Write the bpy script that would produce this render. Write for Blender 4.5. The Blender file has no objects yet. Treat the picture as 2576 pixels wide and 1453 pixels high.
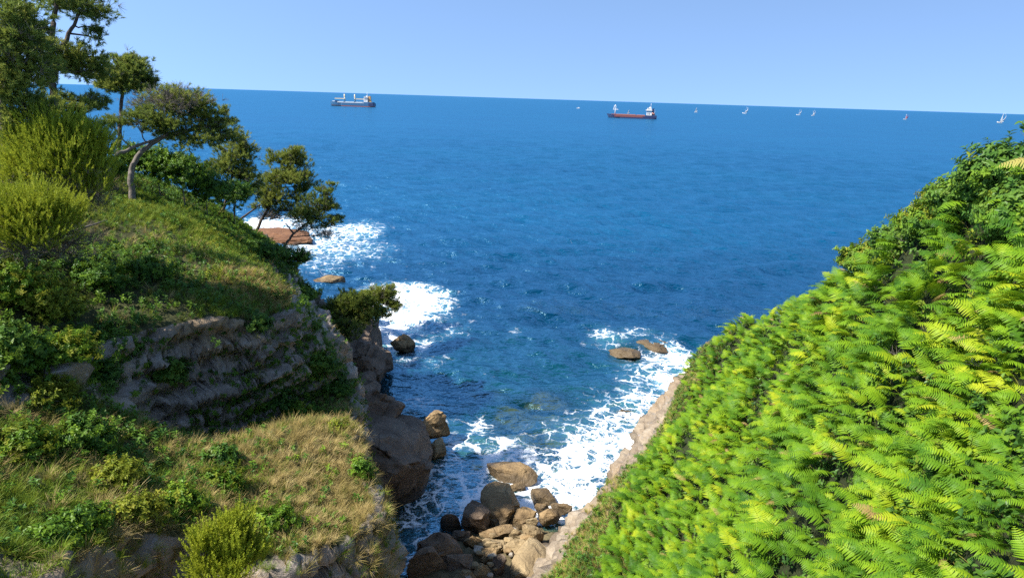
import bpy, bmesh, math, random
import numpy as np
from mathutils import Vector, Matrix, Euler
from mathutils.bvhtree import BVHTree
random.seed(7); rng = np.random.default_rng(7)
S = bpy.context.scene
# ------------------------------------------------------------------ camera
W, H, HFOV, HC = 2576.0, 1453.0, 80.0, 30.0
FPX = W/2/math.tan(math.radians(HFOV/2))
ROLL = math.radians(1.81)
PITCH = math.atan((H/2-246.0)*math.cos(ROLL)/FPX)
CR = Matrix.Rotation(math.pi/2-PITCH, 3, 'X') @ Matrix.Rotation(ROLL, 3, 'Z')
cam = bpy.data.cameras.new('camera'); camo = bpy.data.objects.new('camera', cam)
S.collection.objects.link(camo); S.camera = camo
camo.matrix_world = Matrix.Translation((0, 0, HC)) @ CR.to_4x4()
cam.sensor_width = 36.0; cam.lens = 18.0/math.tan(math.radians(HFOV/2))
cam.clip_start = 0.1; cam.clip_end = 120000.0
# ------------------------------------------------------------------ sky and sun
SUN = Vector((-0.60, -0.19, 0.78)).normalized()          # towards the sun
wd = bpy.data.worlds.new('World'); S.world = wd; wd.use_nodes = True
nt = wd.node_tree; nt.nodes.clear()
sky = nt.nodes.new('ShaderNodeTexSky'); sky.sky_type = 'NISHITA'; sky.sun_disc = False
sky.sun_elevation = math.asin(SUN.z); sky.sun_rotation = math.atan2(SUN.x, SUN.y)
sky.altitude = 0; sky.air_density = 0.75; sky.dust_density = 0.0; sky.ozone_density = 6.0
hs = nt.nodes.new('ShaderNodeHueSaturation'); hs.inputs['Hue'].default_value = 0.494; hs.inputs['Saturation'].default_value = 0.9
bg = nt.nodes.new('ShaderNodeBackground'); bg.inputs['Strength'].default_value = 0.125
wo = nt.nodes.new('ShaderNodeOutputWorld')
tcw = nt.nodes.new('ShaderNodeTexCoord'); up = nt.nodes.new('ShaderNodeVectorMath'); up.operation = 'ADD'; up.inputs[1].default_value = (0, 0, 0.30)
nrm = nt.nodes.new('ShaderNodeVectorMath'); nrm.operation = 'NORMALIZE'     # clean sea air: the horizon keeps the blue of the sky above it
nt.links.new(tcw.outputs['Generated'], up.inputs[0]); nt.links.new(up.outputs[0], nrm.inputs[0]); nt.links.new(nrm.outputs[0], sky.inputs[0])
nt.links.new(sky.outputs[0], hs.inputs['Color']); nt.links.new(hs.outputs[0], bg.inputs[0]); nt.links.new(bg.outputs[0], wo.inputs[0])
sl = bpy.data.lights.new('sun', 'SUN'); sl.energy = 4.1; sl.angle = math.radians(0.53); sl.color = (1.0, 0.95, 0.86)
so = bpy.data.objects.new('sun', sl); S.collection.objects.link(so)
so.rotation_euler = SUN.to_track_quat('Z', 'Y').to_euler(); so.location = (-60, 5, 90)
S.view_settings.view_transform = 'Standard'; S.view_settings.look = 'None'
S.view_settings.exposure = 1.28; S.view_settings.gamma = 1.0; S.view_settings.use_curve_mapping = False
S.cycles.max_bounces = 6; S.cycles.diffuse_bounces = 3; S.cycles.transparent_max_bounces = 12
S.cycles.caustics_reflective = False; S.cycles.caustics_refractive = False
S.cycles.use_denoising = False; S.cycles.sample_clamp_direct = 1.4; S.cycles.sample_clamp_indirect = 1.5

# ------------------------------------------------------------------ geometry helpers
CRn = np.array(CR)
def ray(px, py):
    d = CRn @ np.array([(px-W/2)/FPX, -(py-H/2)/FPX, -1.0]); return d/np.linalg.norm(d)
def at(px, py, d): return np.array([0, 0, HC]) + ray(px, py)*d
def atz(px, py, z=0.0):
    r = ray(px, py); return np.array([0, 0, HC]) + r*((z-HC)/r[2])
def proj(P):
    v = (np.asarray(P, float)-np.array([0, 0, HC])) @ CRn
    w = -v[:, 2]; ww = np.where(w > 0.1, w, 0.1)
    return W/2+FPX*v[:, 0]/ww, H/2-FPX*v[:, 1]/ww, w
def inframe(P, m=140):
    x, y, w = proj(P); return (w > 0.3) & (x > -m) & (x < W+m) & (y > -m) & (y < H+m)
def hash3(i, j, k, seed):
    h = (i.astype(np.int64)*374761393 + j.astype(np.int64)*668265263 + k.astype(np.int64)*2147483647 + seed*974634777) & 0xffffffff
    h = ((h ^ (h >> 13))*1274126177) & 0xffffffff
    h = ((h ^ (h >> 16))*2246822519) & 0xffffffff
    return ((h ^ (h >> 15)) & 0xffffff)/float(0xffffff)
def vnoise(P, seed=0):
    F = np.floor(P).astype(np.int64); f = P-F; f = f*f*f*(f*(f*6-15)+10); out = 0
    for a in (0, 1):
        wx = f[:, 0] if a else 1-f[:, 0]
        for b in (0, 1):
            wy = f[:, 1] if b else 1-f[:, 1]
            for c in (0, 1):
                wz = f[:, 2] if c else 1-f[:, 2]
                out = out + wx*wy*wz*hash3(F[:, 0]+a, F[:, 1]+b, F[:, 2]+c, seed)
    return out*2-1
def fbm(P, scale=1.0, octs=4, seed=0, ridged=False):
    P = np.asarray(P, float)/scale; a = 1.0; s = 0; t = 0
    for o in range(octs):
        n = vnoise(P*(2.03**o)+o*17.3, seed+o)
        if ridged: n = 1-2*np.abs(n)
        s = s+a*n; t += a; a *= 0.5
    return s/t
def worley(P, seed=0):
    """random value of the nearest cell and distance to the border between cells"""
    F = np.floor(P).astype(np.int64); n = len(P); d1 = np.full(n, 9.0); d2 = np.full(n, 9.0); val = np.zeros(n)
    for a in (-1, 0, 1):
        for b in (-1, 0, 1):
            for c in (-1, 0, 1):
                i, j, k = F[:, 0]+a, F[:, 1]+b, F[:, 2]+c
                o = np.stack([i+hash3(i, j, k, seed), j+hash3(i, j, k, seed+1), k+hash3(i, j, k, seed+2)], 1)
                d = np.linalg.norm(P-o, axis=1); v = hash3(i, j, k, seed+3); m = d < d1
                d2 = np.where(m, d1, np.minimum(d2, d)); val = np.where(m, v, val); d1 = np.where(m, d, d1)
    return val, d2-d1
def sstep(a, b, x):
    t = np.clip((x-a)/(b-a), 0, 1); return t*t*(3-2*t)
def tps(pts, lam=0.02):
    pts = np.asarray(pts, float); n = len(pts); X = pts[:, :2]; z = pts[:, 2]
    def k(r2): return np.where(r2 > 1e-9, r2*np.log(r2+1e-12)*0.5, 0)
    A = np.zeros((n+3, n+3)); A[:n, :n] = k(((X[:, None]-X[None])**2).sum(-1)) + lam*np.eye(n)*n
    A[:n, n] = 1; A[:n, n+1:] = X; A[n, :n] = 1; A[n+1:, :n] = X.T
    c = np.linalg.solve(A, np.concatenate([z, np.zeros(3)]))
    def f(Q):
        o = np.empty(len(Q))
        for s in range(0, len(Q), 20000):
            q = Q[s:s+20000]; o[s:s+20000] = k(((q[:, None]-X[None])**2).sum(-1)) @ c[:n] + c[n] + q @ c[n+1:]
        return o
    return f
def in_poly(Q, poly):
    x, y = Q[:, 0], Q[:, 1]; ins = np.zeros(len(Q), bool); n = len(poly)
    for i in range(n):
        x1, y1 = poly[i][:2]; x2, y2 = poly[(i+1) % n][:2]
        if y1 == y2: continue
        c = ((y1 > y) != (y2 > y)) & (x < (x2-x1)*(y-y1)/(y2-y1)+x1); ins ^= c
    return ins
def line_dist(Q, line):
    """distance to a 3D polyline in plan, and the polyline's z there"""
    best = np.full(len(Q), 1e9); zb = np.zeros(len(Q))
    for a, b in zip(line[:-1], line[1:]):
        a = np.asarray(a); b = np.asarray(b); ab = b[:2]-a[:2]
        t = np.clip(((Q-a[:2]) @ ab)/max(1e-9, ab @ ab), 0, 1)
        d = np.linalg.norm(Q-(a[:2]+t[:, None]*ab), axis=1); m = d < best
        best[m] = d[m]; zb[m] = (a[2]+t*(b[2]-a[2]))[m]
    return best, zb

def mesh_obj(name, verts, faces, mat=None, parent=None, smooth=False, link=True):
    me = bpy.data.meshes.new(name); verts = np.asarray(verts, np.float32)
    if isinstance(faces, np.ndarray):
        nf, k = faces.shape
        me.vertices.add(len(verts)); me.vertices.foreach_set('co', verts.ravel())
        me.loops.add(nf*k); me.loops.foreach_set('vertex_index', faces.astype(np.int32).ravel())
        me.polygons.add(nf); me.polygons.foreach_set('loop_start', np.arange(0, nf*k, k, dtype=np.int32))
        me.update(calc_edges=True)
    else:
        me.from_pydata([tuple(v) for v in verts.tolist()], [], faces); me.update()
    if smooth: me.polygons.foreach_set('use_smooth', np.ones(len(me.polygons), bool))
    if mat: me.materials.append(mat)
    o = bpy.data.objects.new(name, me)
    if link: S.collection.objects.link(o)
    if parent: o.parent = parent
    return o
def empty(name, loc=(0, 0, 0), rz=0.0):
    o = bpy.data.objects.new(name, None); o.empty_display_size = 0.2; S.collection.objects.link(o)
    o.location = loc; o.rotation_euler = (0, 0, rz); return o
def tag(o, label=None, cat=None, group=None, kind=None):
    for k, v in (('label', label), ('category', cat), ('group', group), ('kind', kind)):
        if v: o[k] = v
    return o

# ------------------------------------------------------------------ materials
class NT:
    def __init__(s, name):
        s.m = bpy.data.materials.new(name); s.m.use_nodes = True; s.t = s.m.node_tree; s.t.nodes.clear()
        s.out = s.n('ShaderNodeOutputMaterial')
    def n(s, typ, **kw):
        x = s.t.nodes.new(typ)
        for k, v in kw.items():
            if k.startswith('_'): setattr(x, k[1:], v)
            else:
                key = k.replace('__', ' ')
                x.inputs[int(key[1:]) if key[0] == 'i' and key[1:].isdigit() else key].default_value = v
        return x
    def l(s, a, b): s.t.links.new(a, b)
    def math(s, op, a, b=None, clamp=False):
        x = s.n('ShaderNodeMath', _operation=op, _use_clamp=clamp)
        for i, v in enumerate((a, b)):
            if v is None: continue
            if isinstance(v, (int, float)): x.inputs[i].default_value = v
            else: s.l(v, x.inputs[i])
        return x.outputs[0]
    def ramp(s, fac, stops, interp='LINEAR'):
        r = s.n('ShaderNodeValToRGB'); r.color_ramp.interpolation = interp; e = r.color_ramp.elements
        while len(e) < len(stops): e.new(0.5)
        for el, (p, c) in zip(e, stops): el.position = p; el.color = (*c, 1) if len(c) == 3 else c
        s.l(fac, r.inputs[0]); return r.outputs[0]
    def mix(s, fac, a, b, blend='MIX'):
        x = s.n('ShaderNodeMix', _data_type='RGBA', _blend_type=blend)
        for i, v in ((0, fac), (6, a), (7, b)):
            if isinstance(v, (int, float)): x.inputs[i].default_value = v
            elif isinstance(v, tuple): x.inputs[i].default_value = (*v, 1)
            else: s.l(v, x.inputs[i])
        return x.outputs[2]
    def smooth(s, v, a, b):
        x = s.n('ShaderNodeMapRange', _interpolation_type='SMOOTHSTEP'); x.inputs[1].default_value = a; x.inputs[2].default_value = b
        s.l(v, x.inputs[0]); return x.outputs[0]
    def noise(s, vec, scale, detail=4, rough=0.55, dist=0.0):
        x = s.n('ShaderNodeTexNoise', Scale=scale, Detail=detail, Roughness=rough, Distortion=dist)
        if vec is not None: s.l(vec, x.inputs['Vector'])
        return x.outputs['Fac']
    def pos(s): return s.n('ShaderNodeNewGeometry').outputs['Position']
    def mapping(s, vec, scale=(1, 1, 1), rot=(0, 0, 0)):
        x = s.n('ShaderNodeMapping'); x.inputs['Scale'].default_value = scale; x.inputs['Rotation'].default_value = rot
        s.l(vec, x.inputs[0]); return x.outputs[0]
    def attr(s, name): return s.n('ShaderNodeAttribute', _attribute_name=name).outputs['Fac']
    def bump(s, h, strength=0.5, dist=0.1, prev=None):
        x = s.n('ShaderNodeBump', Strength=strength, Distance=dist); s.l(h, x.inputs['Height'])
        if prev is not None: s.l(prev, x.inputs['Normal'])
        return x.outputs[0]
    def principled(s, color, rough=0.8, spec=0.3, normal=None, metal=0.0):
        p = s.n('ShaderNodeBsdfPrincipled'); p.inputs['Metallic'].default_value = metal
        for k, v in (('Base Color', color), ('Roughness', rough), ('Specular IOR Level', spec)):
            if isinstance(v, (int, float)): p.inputs[k].default_value = v
            elif isinstance(v, tuple): p.inputs[k].default_value = (*v, 1)
            else: s.l(v, p.inputs[k])
        if normal is not None: s.l(normal, p.inputs['Normal'])
        return p.outputs[0]
    def finish(s, sh): s.l(sh, s.out.inputs[0]); return s.m

def mat_paint(name, col, rough=0.5, var=0.12):
    t = NT(name); P = t.n('ShaderNodeTexCoord').outputs['Object']
    n = t.noise(P, 0.35, 5, 0.6); n2 = t.noise(t.mapping(P, (2.5, 2.5, 0.25)), 0.8, 4)
    c = t.mix(t.math('MULTIPLY', n2, var), col, tuple(x*0.45 for x in col)); c = t.mix(t.math('MULTIPLY', n, var), c, (0.25, 0.17, 0.12))
    return t.finish(t.principled(c, rough, 0.4))
def mat_leaf(name, cols, trans=0.3, rough=0.5, patch=2.5, spec=0.15, tcol=None):
    """foliage: colour varies by leaf clump and by patch of ground"""
    t = NT(name); r = t.n('ShaderNodeObjectInfo').outputs['Random']; P = t.pos()
    n = t.noise(P, 1.0/patch, 3, 0.6); n2 = t.noise(P, 9.0, 2)
    f = t.math('ADD', t.math('MULTIPLY', r, 0.55), t.math('MULTIPLY', t.smooth(n, 0.3, 0.7), 0.45))
    f = t.math('ADD', f, t.math('MULTIPLY', t.math('SUBTRACT', n2, 0.5), 0.35), clamp=True)
    k = len(cols)-1; c = t.ramp(f, [(i/k, cc) for i, cc in enumerate(cols)])
    p = t.principled(c, rough, spec)
    tr = t.n('ShaderNodeBsdfTranslucent'); t.l(t.mix(0.5, c, tuple(tcol) if tcol else tuple(cols[-1])), tr.inputs[0])
    mx = t.n('ShaderNodeMixShader', Fac=trans); t.l(p, mx.inputs[1]); t.l(tr.outputs[0], mx.inputs[2])
    return t.finish(mx.outputs[0])
def mat_rock(name, cols, scale=1.0, strata=0.5, algae=None, rough=0.85, wet=0.0, tilt=(0.12, 0.3, 0)):
    t = NT(name); P = t.pos()
    d = t.n('ShaderNodeTexNoise', Scale=0.35, Detail=3); t.l(P, d.inputs['Vector'])
    Pw = t.n('ShaderNodeVectorMath', _operation='MULTIPLY_ADD'); t.l(d.outputs['Color'], Pw.inputs[0]); Pw.inputs[1].default_value = (1.6, 1.6, 1.6); t.l(P, Pw.inputs[2])
    st = t.noise(t.mapping(Pw.outputs[0], (0.25, 0.25, 2.2), tilt), 1.3*scale, 6, 0.6)
    n1 = t.noise(P, 0.45*scale, 6, 0.62); n2 = t.noise(P, 3.5*scale, 6, 0.65); n3 = t.noise(P, 16*scale, 4, 0.6)
    f = t.math('ADD', t.math('MULTIPLY', n1, 0.5), t.math('ADD', t.math('MULTIPLY', st, 0.30*strata+0.1), t.math('MULTIPLY', n2, 0.25)))
    c = t.ramp(t.smooth(f, 0.28, 0.78), [(i/(len(cols)-1), cc) for i, cc in enumerate(cols)])
    v = t.n('ShaderNodeTexVoronoi', _feature='DISTANCE_TO_EDGE', Scale=0.38*scale); t.l(Pw.outputs[0], v.inputs['Vector'])
    crack = t.smooth(v.outputs['Distance'], 0.0, 0.035)
    c = t.mix(t.math('MULTIPLY', t.math('MULTIPLY', t.math('SUBTRACT', 1.0, crack), t.smooth(n1, 0.45, 0.6)), 0.5), c, tuple(x*0.3 for x in cols[0]))
    sp = t.smooth(n3, 0.56, 0.75); c = t.mix(t.math('MULTIPLY', sp, 0.35), c, tuple(min(1, x*1.6) for x in cols[-1]))
    pit = t.smooth(t.noise(P, 9*scale, 3, 0.7), 0.36, 0.30); c = t.mix(t.math('MULTIPLY', pit, 0.5), c, tuple(x*0.4 for x in cols[0]))
    rg = rough
    if wet:      # wet band and weed above the water line, in world height
        z = t.n('ShaderNodeSeparateXYZ'); t.l(P, z.inputs[0])
        zz = t.math('ADD', z.outputs[2], t.math('MULTIPLY', t.math('SUBTRACT', n1, 0.5), 1.6))
        w = t.math('SUBTRACT', 1.0, t.smooth(zz, wet*0.4, wet))
        c = t.mix(t.math('MULTIPLY', w, 0.62), c, (0.035, 0.028, 0.018)); rg = t.math('SUBTRACT', rough, t.math('MULTIPLY', w, 0.45))
    h = t.math('ADD', t.math('MULTIPLY', n2, 0.5), t.math('ADD', t.math('MULTIPLY', st, strata), t.math('MULTIPLY', n3, 0.12)))
    h = t.math('ADD', h, t.math('MULTIPLY', crack, 0.08))
    return t.finish(t.principled(c, rg, 0.25, t.bump(h, 0.9, 0.35/scale)))

# ------------------------------------------------------------------ terrain
M_ROCK = mat_rock('grey_rock', [(0.075, 0.062, 0.055), (0.15, 0.125, 0.11), (0.24, 0.20, 0.17), (0.34, 0.28, 0.22)], 1.0, 0.7)
def terrain_mat(name, soil, rockcols, thr=(0.55, 0.75)):
    t = NT(name); P = t.pos(); rka = t.attr('rock')
    n1 = t.noise(P, 0.5, 6, 0.62); n2 = t.noise(P, 3.0, 6, 0.65); n3 = t.noise(P, 14, 4, 0.6)
    st = t.noise(t.mapping(P, (0.22, 0.22, 2.0), (0.1, 0.12, 0)), 1.4, 7, 0.62)
    big = t.noise(P, 0.13, 4, 0.6)
    f = t.math('ADD', t.math('MULTIPLY', n1, 0.45), t.math('ADD', t.math('MULTIPLY', st, 0.35), t.math('MULTIPLY', n2, 0.25)))
    rk = t.ramp(t.smooth(f, 0.32, 0.75), [(i/(len(rockcols)-1), c) for i, c in enumerate(rockcols)])
    rk = t.mix(t.smooth(big, 0.48, 0.68), rk, t.mix(n2, (0.26, 0.19, 0.12), (0.36, 0.26, 0.16)))
    lic = t.smooth(t.noise(P, 2.2, 5, 0.7), 0.58, 0.70); rk = t.mix(t.math('MULTIPLY', lic, 0.6), rk, (0.40, 0.40, 0.42))
    drk = t.smooth(t.noise(P, 1.1, 5, 0.7), 0.56, 0.72); rk = t.mix(t.math('MULTIPLY', drk, 0.55), rk, (0.10, 0.084, 0.070))
    so_ = t.ramp(n2, [(0.3, tuple(x*0.55 for x in soil)), (0.7, soil)])
    s = t.math('ADD', rka, t.math('MULTIPLY', t.math('SUBTRACT', n2, 0.5), 0.5))
    c = t.mix(t.smooth(s, 0.35, 0.65), so_, rk)
    zs = t.n('ShaderNodeSeparateXYZ'); t.l(P, zs.inputs[0])
    w = t.math('SUBTRACT', 1.0, t.smooth(t.math('ADD', zs.outputs[2], t.math('MULTIPLY', n1, 1.5)), 0.8, 2.6))
    c = t.mix(t.math('MULTIPLY', w, 0.6), c, (0.045, 0.035, 0.022))
    h = t.math('ADD', t.math('MULTIPLY', n2, 0.5), t.math('ADD', t.math('MULTIPLY', st, 0.7), t.math('MULTIPLY', n3, 0.15)))
    return t.finish(t.principled(c, t.math('SUBTRACT', 0.9, t.math('MULTIPLY', w, 0.4)), 0.2, t.bump(h, 0.9, 0.3)))

def build_terrain(name, xr, yr, cell, surf, edge, side_poly, cliff, mat, seed, amp=1.0, floor=-3.0, hole=None, inner=True, drop=0.0):
    xs = np.arange(xr[0], xr[1], cell); ys = np.arange(yr[0], yr[1], cell)
    X, Y = np.meshgrid(xs, ys); Q = np.stack([X.ravel(), Y.ravel()], 1)
    z = surf(Q); P3 = np.c_[Q, np.zeros(len(Q))]
    z = z - drop + 0.50*fbm(P3, 4.5, 4, seed)
    d, zb = line_dist(Q, edge); ins = in_poly(Q, side_poly)
    wob = 0.9*fbm(P3, 4.0, 3, seed+9) + 0.15*fbm(P3, 1.6, 3, seed+12); d2 = np.where(ins, -d, d) + wob
    zb = zb - drop; cap = np.where(d2 > 0, zb - cliff*d2, zb + 40)
    near = np.clip(1+np.minimum(d2, 0)/2.5, 0, 1)                  # round the rim
    z = np.where(d2 > 0, np.minimum(z, cap), z - near**2*0.35)
    z = np.maximum(z, floor + 0.5*fbm(P3, 3.0, 3, seed+5))
    ny, nx = X.shape; I = np.arange(nx*ny).reshape(ny, nx); Zg = z.copy()
    F = np.stack([I[:-1, :-1].ravel(), I[:-1, 1:].ravel(), I[1:, 1:].ravel(), I[1:, :-1].ravel()], 1)
    me = bpy.data.meshes.new('grid'); me.from_pydata(np.c_[Q, z].tolist(), [], F.tolist())
    bm = bmesh.new(); bm.from_mesh(me); bpy.data.meshes.remove(me)
    for lim in (0.75, 0.55, 0.40):                                   # cut the stretched faces of the cliffs finer
        es = [e for e in bm.edges if e.calc_length() > max(lim, cell*1.5)]
        if es: bmesh.ops.subdivide_edges(bm, edges=es, cuts=2 if lim > .7 else 1, use_grid_fill=True)
    bmesh.ops.triangulate(bm, faces=bm.faces[:]); bm.normal_update()
    P = np.array([v.co[:] for v in bm.verts]); N = np.array([v.normal[:] for v in bm.verts]); F = np.array([[v.index for v in f.verts] for f in bm.faces]); bm.free()
    # push rock faces in and out
    nz_ = np.clip(N[:, 2], .05, 1); sl = np.sqrt(1-nz_**2)/nz_; rk = sstep(0.7, 1.6, sl)[:, None]
    if not inner:
        d, _ = line_dist(P[:, :2], edge); d2 = np.where(in_poly(P[:, :2], side_poly), -d, d); rk = rk*sstep(-1.4, 0.2, d2)[:, None]
    rocky = rk[:, 0].copy(); rk = rk*amp; hot = rk[:, 0] > 0.02; H_ = P[hot]; disp = np.zeros(len(P))
    bed = H_[:, 2]+0.10*H_[:, 0]+0.45*fbm(H_, 4, 3, seed+60); led = np.abs((bed*0.8) % 1.0-0.5)*2; led2 = np.abs((bed*2.3+.3) % 1.0-0.5)*2
    Ph = H_+0.45*np.stack([fbm(H_, 2.0, 2, seed+91+q) for q in range(3)], 1)
    v1, e1 = worley(Ph*np.array([.40, .40, .85]), seed+100); v2, e2 = worley(Ph*np.array([1.0, 1.0, 2.2]), seed+110)
    disp[hot] = 0.45*fbm(H_*np.array([.5, .5, 1.5]), 2.0, 4, seed+30, True)+0.16*fbm(H_, .6, 3, seed+40)+0.40*(sstep(.1, .5, led)-.5)+0.16*(sstep(.2, .6, led2)-.5)*sstep(-.2, .3, fbm(H_, 2.5, 2, seed+71))+1.0*(v1-.5)+0.45*(v2-.5)-0.35*sstep(.10, 0., e1)-0.12*sstep(.09, 0., e2)
    P = P + N*rk*disp[:, None]
    if hole is not None: F = F[~hole(P[F].mean(1))]
    o = mesh_obj(name, P, F, mat, smooth=True)
    a_ = o.data.attributes.new('rock', 'FLOAT', 'POINT'); a_.data.foreach_set('value', rocky.astype(np.float32))
    A, B, C_ = (P[F[:, i]] for i in range(3))
    n = np.cross(B-A, C_-A); ar = 0.5*np.linalg.norm(n, axis=1); n /= np.maximum(1e-9, 2*ar)[:, None]
    return dict(rock=rocky[F].mean(1), bvh=BVHTree.FromPolygons([tuple(p) for p in P.tolist()], F.tolist()), o=o, P=P, F=F, c=(A+B+C_)/3, n=n, a=ar, Z=Zg, xs=xs, ys=ys, cell=cell)
def ground(T, x, y):
    i = int(np.clip(round((x-T['xs'][0])/T['cell']), 0, len(T['xs'])-1)); j = int(np.clip(round((y-T['ys'][0])/T['cell']), 0, len(T['ys'])-1))
    return float(T['Z'][j*len(T['xs'])+i])

# --- left headland: terraces, rock faces, slope; (pixel column, row, metres from the viewpoint)
LOW = [(20,1300,24.5),(250,1345,24),(480,1330,25),(700,1340,26),(850,1330,27),(900,1200,30.5),(890,1110,33),(800,1060,34.5),(700,1090,33.3),
      (600,1140,31.6),(400,1200,28.7),(200,1200,27),(50,1180,26.7),(250,1070,30.0),(80,1010,30.5),(620,1125,40),(480,1140,38.3),(330,1110,36),(780,1060,42.5),(850,1035,41.5),(830,940,46),(150,960,31.8),(0,930,30.5)]
UPP = [(560,785,38.2),(400,812,36.5),(700,792,40.6),(790,825,43),(250,850,35),(560,750,39.6),(700,715,43.5),(560,640,48.5),(450,560,53),(340,500,57),(640,680,46),(450,690,42),(300,700,39.5),
      (760,800,45.5),(800,860,48),(540,560,60),(620,610,64),(700,680,58),(760,770,53),(100,850,33.4),(100,600,42),(0,700,36),(0,850,32),(250,620,45.5),(150,750,37),(0,400,58),(180,430,62),(300,440,66),(450,500,66),(560,535,72)]
LEDGE_PX = [(-260,1600,17),(-60,1480,19),(90,1450,21),(170,1410,22.5),(250,1375,23.6),(350,1352,24.3),(480,1342,25),(700,1365,25.8),(850,1352,26.6),(925,1330,27.6),(912,1200,30.5),(888,1115,33.6),(850,1075,37),(856,1045,41),(872,965,45.5),(862,890,50),(830,840,55),(800,760,62),(750,690,67),(715,640,72),(650,600,77),(600,572,84),(560,545,95)]
LEDGE = [at(*p) for p in LEDGE_PX] + [np.array([-66, 100, 14.]), np.array([-95, 112, 12.])]
cst = LEDGE[12:-2]; outer = [np.array(p, float) for p in [(-60,20,26),(-90,40,27),(-90,80,25),(-75,95,18),(-52,84,16),(-55,50,25.5)]]
FACE = [at(*p) for p in [(60,905,31.8),(160,880,33.2),(250,858,34.6),(330,830,35.6),(400,812,36.4),(480,800,37.2),(560,785,38.0),(640,782,39.2),(700,792,40.4),(760,812,41.8),(800,850,43.4),(830,905,46)]]
FACE = [np.array([-75., 14, 22])] + [FACE[0]+np.array([-7, -3.5, 0.])] + FACE
upf = tps([at(*p) for p in UPP]+cst[2:]+outer, 0.0006); lof = tps([at(*p) for p in LOW]+cst[:4]+[at(*p) for p in [(-60,1400,20.5),(90,1430,21.3)]]+[np.array([-40., 12, 17]), np.array([-22., 40, 12.5])], 0.0006)
FPOLY = [tuple(p[:2]) for p in FACE] + [(FACE[-1][0]+14, FACE[-1][1]+2.5), (40, 140), (-140, 140), (-140, 14)]
def left_surface(Q):
    P3 = np.c_[Q, np.zeros(len(Q))]; d, _ = line_dist(Q, FACE+[np.array([FACE[-1][0]+14, FACE[-1][1]+2.5, 10.])]); s = np.where(in_poly(Q, FPOLY), d, -d)
    s = s + 0.9*fbm(P3, 4.0, 3, 301)
    w = 0.14*sstep(-3.4, -1.5, s) + 0.86*sstep(-1.3, 0.0, s); lo = lof(Q); up = upf(Q); return lo + (np.maximum(up, lo)-lo)*w
LPOLY = [tuple(p[:2]) for p in LEDGE] + [(-140, 112), (-140, LEDGE[0][1]-2)]
M_LEFT = terrain_mat('headland_ground', (0.075, 0.08, 0.03), [(0.13, 0.105, 0.085), (0.26, 0.215, 0.175), (0.38, 0.32, 0.265), (0.50, 0.43, 0.35)])
TL = build_terrain('left_headland', (-92, 1.0), (9, 112), 0.27, left_surface, LEDGE, LPOLY, 7.0, M_LEFT, 11)
tag(TL['o'], kind='structure')

# --- right hillside
RC = [(2576,440,15.5),(2450,462,17.0),(2300,545,20.5),(2200,615,24),(2080,705,30),(1950,770,38),(1850,810,45),(1775,850,52),
      (1640,1085,46),(1570,1170,42),(1490,1260,37.5),(1415,1370,34),(1370,1453,32),
      (2576,1453,8.5),(2300,1453,12),(2000,1453,17.5),(1700,1453,24),(2576,1100,10),(2300,1100,15),(2000,1100,23),(1800,1100,33),
      (2576,800,12.5),(2300,800,19),(2100,850,26),(2576,500,15),(1930,900,33),(1830,960,41),(1730,1010,46),(1600,1300,33)]
RP = [at(*p) for p in RC]
REDGE_PX = [(1370,1600,28),(1362,1453,32.5),(1395,1390,34.5),(1455,1300,37.5),(1520,1225,41),(1580,1150,45),(1640,1072,49),(1690,990,54),(1722,930,56),(1757,880,57)]
REDGE = [at(*p) for p in REDGE_PX]
far = [at(1850,822,50), at(1950,777,44), at(2080,710,37), at(2200,620,30), at(2300,555,26.5), at(2450,475,22.5), at(2576,450,21)]
REDGE = [np.array([REDGE[0][0]-1, 4.0, 7.0])] + REDGE + [p for p in far] + [np.array([30, 8, 25.]), np.array([80, -6, 25.])]
RP += [np.array(p) for p in REDGE[2:-2]] + [np.array(p, float) for p in [(6,-6,27),(16,-6,29),(20,2,27),(36,2,26.5),(50,-8,27),(2,2,23.),(1.,10,16.)]]
RPOLY = [tuple(p[:2]) for p in REDGE] + [(80, -20), (REDGE[0][0], -20)]
M_RIGHT = terrain_mat('hillside_ground', (0.035, 0.045, 0.016), [(0.13, 0.10, 0.075), (0.23, 0.18, 0.13), (0.32, 0.26, 0.19), (0.42, 0.355, 0.275)])
TR = build_terrain('right_hillside', (-8, 60), (-8, 82), 0.33, tps(RP, 0.0006), REDGE, RPOLY, 1.8, M_RIGHT, 51, 0.8, inner=False, drop=0.95)
tag(TR['o'], kind='structure')

# --- sea bed of the cove
def seabed_z(Q):
    P3 = np.c_[Q, np.zeros(len(Q))]; y = Q[:, 1]
    z = np.interp(y, [0, 30, 36, 40, 46, 56, 70, 90, 140], [1.4, 1.0, 0.1, -1.1, -1.7, -2.6, -4.2, -7, -12])
    d, _ = line_dist(Q, [np.array([-2.4, 41.5, 0.]), np.array([-5.0, 37.2, 0.]), np.array([-7.2, 33.6, 0.]), np.array([-9.5, 29.5, 0.])])
    z = z - 2.6*sstep(2.3, 0.9, d)
    v, e = worley(np.c_[Q*0.75+0.4*fbm(P3, 1.5, 2, 79)[:, None], 0*y], 78); return z + 0.5*fbm(P3, 3.5, 4, 77) + 0.7*(v-.5)*sstep(.0, .22, e)
xs = np.arange(-30, 40, 0.3); ys = np.arange(4, 110, 0.3); X, Y = np.meshgrid(xs, ys); Q = np.c_[X.ravel(), Y.ravel()]
I = np.arange(X.size).reshape(X.shape); F = np.stack([I[:-1, :-1].ravel(), I[:-1, 1:].ravel(), I[1:, 1:].ravel(), I[1:, :-1].ravel()], 1)
M_BED = mat_rock('seabed_rock', [(0.07, 0.06, 0.035), (0.16, 0.13, 0.07), (0.26, 0.20, 0.11)], 1.6, 0.2)
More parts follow.
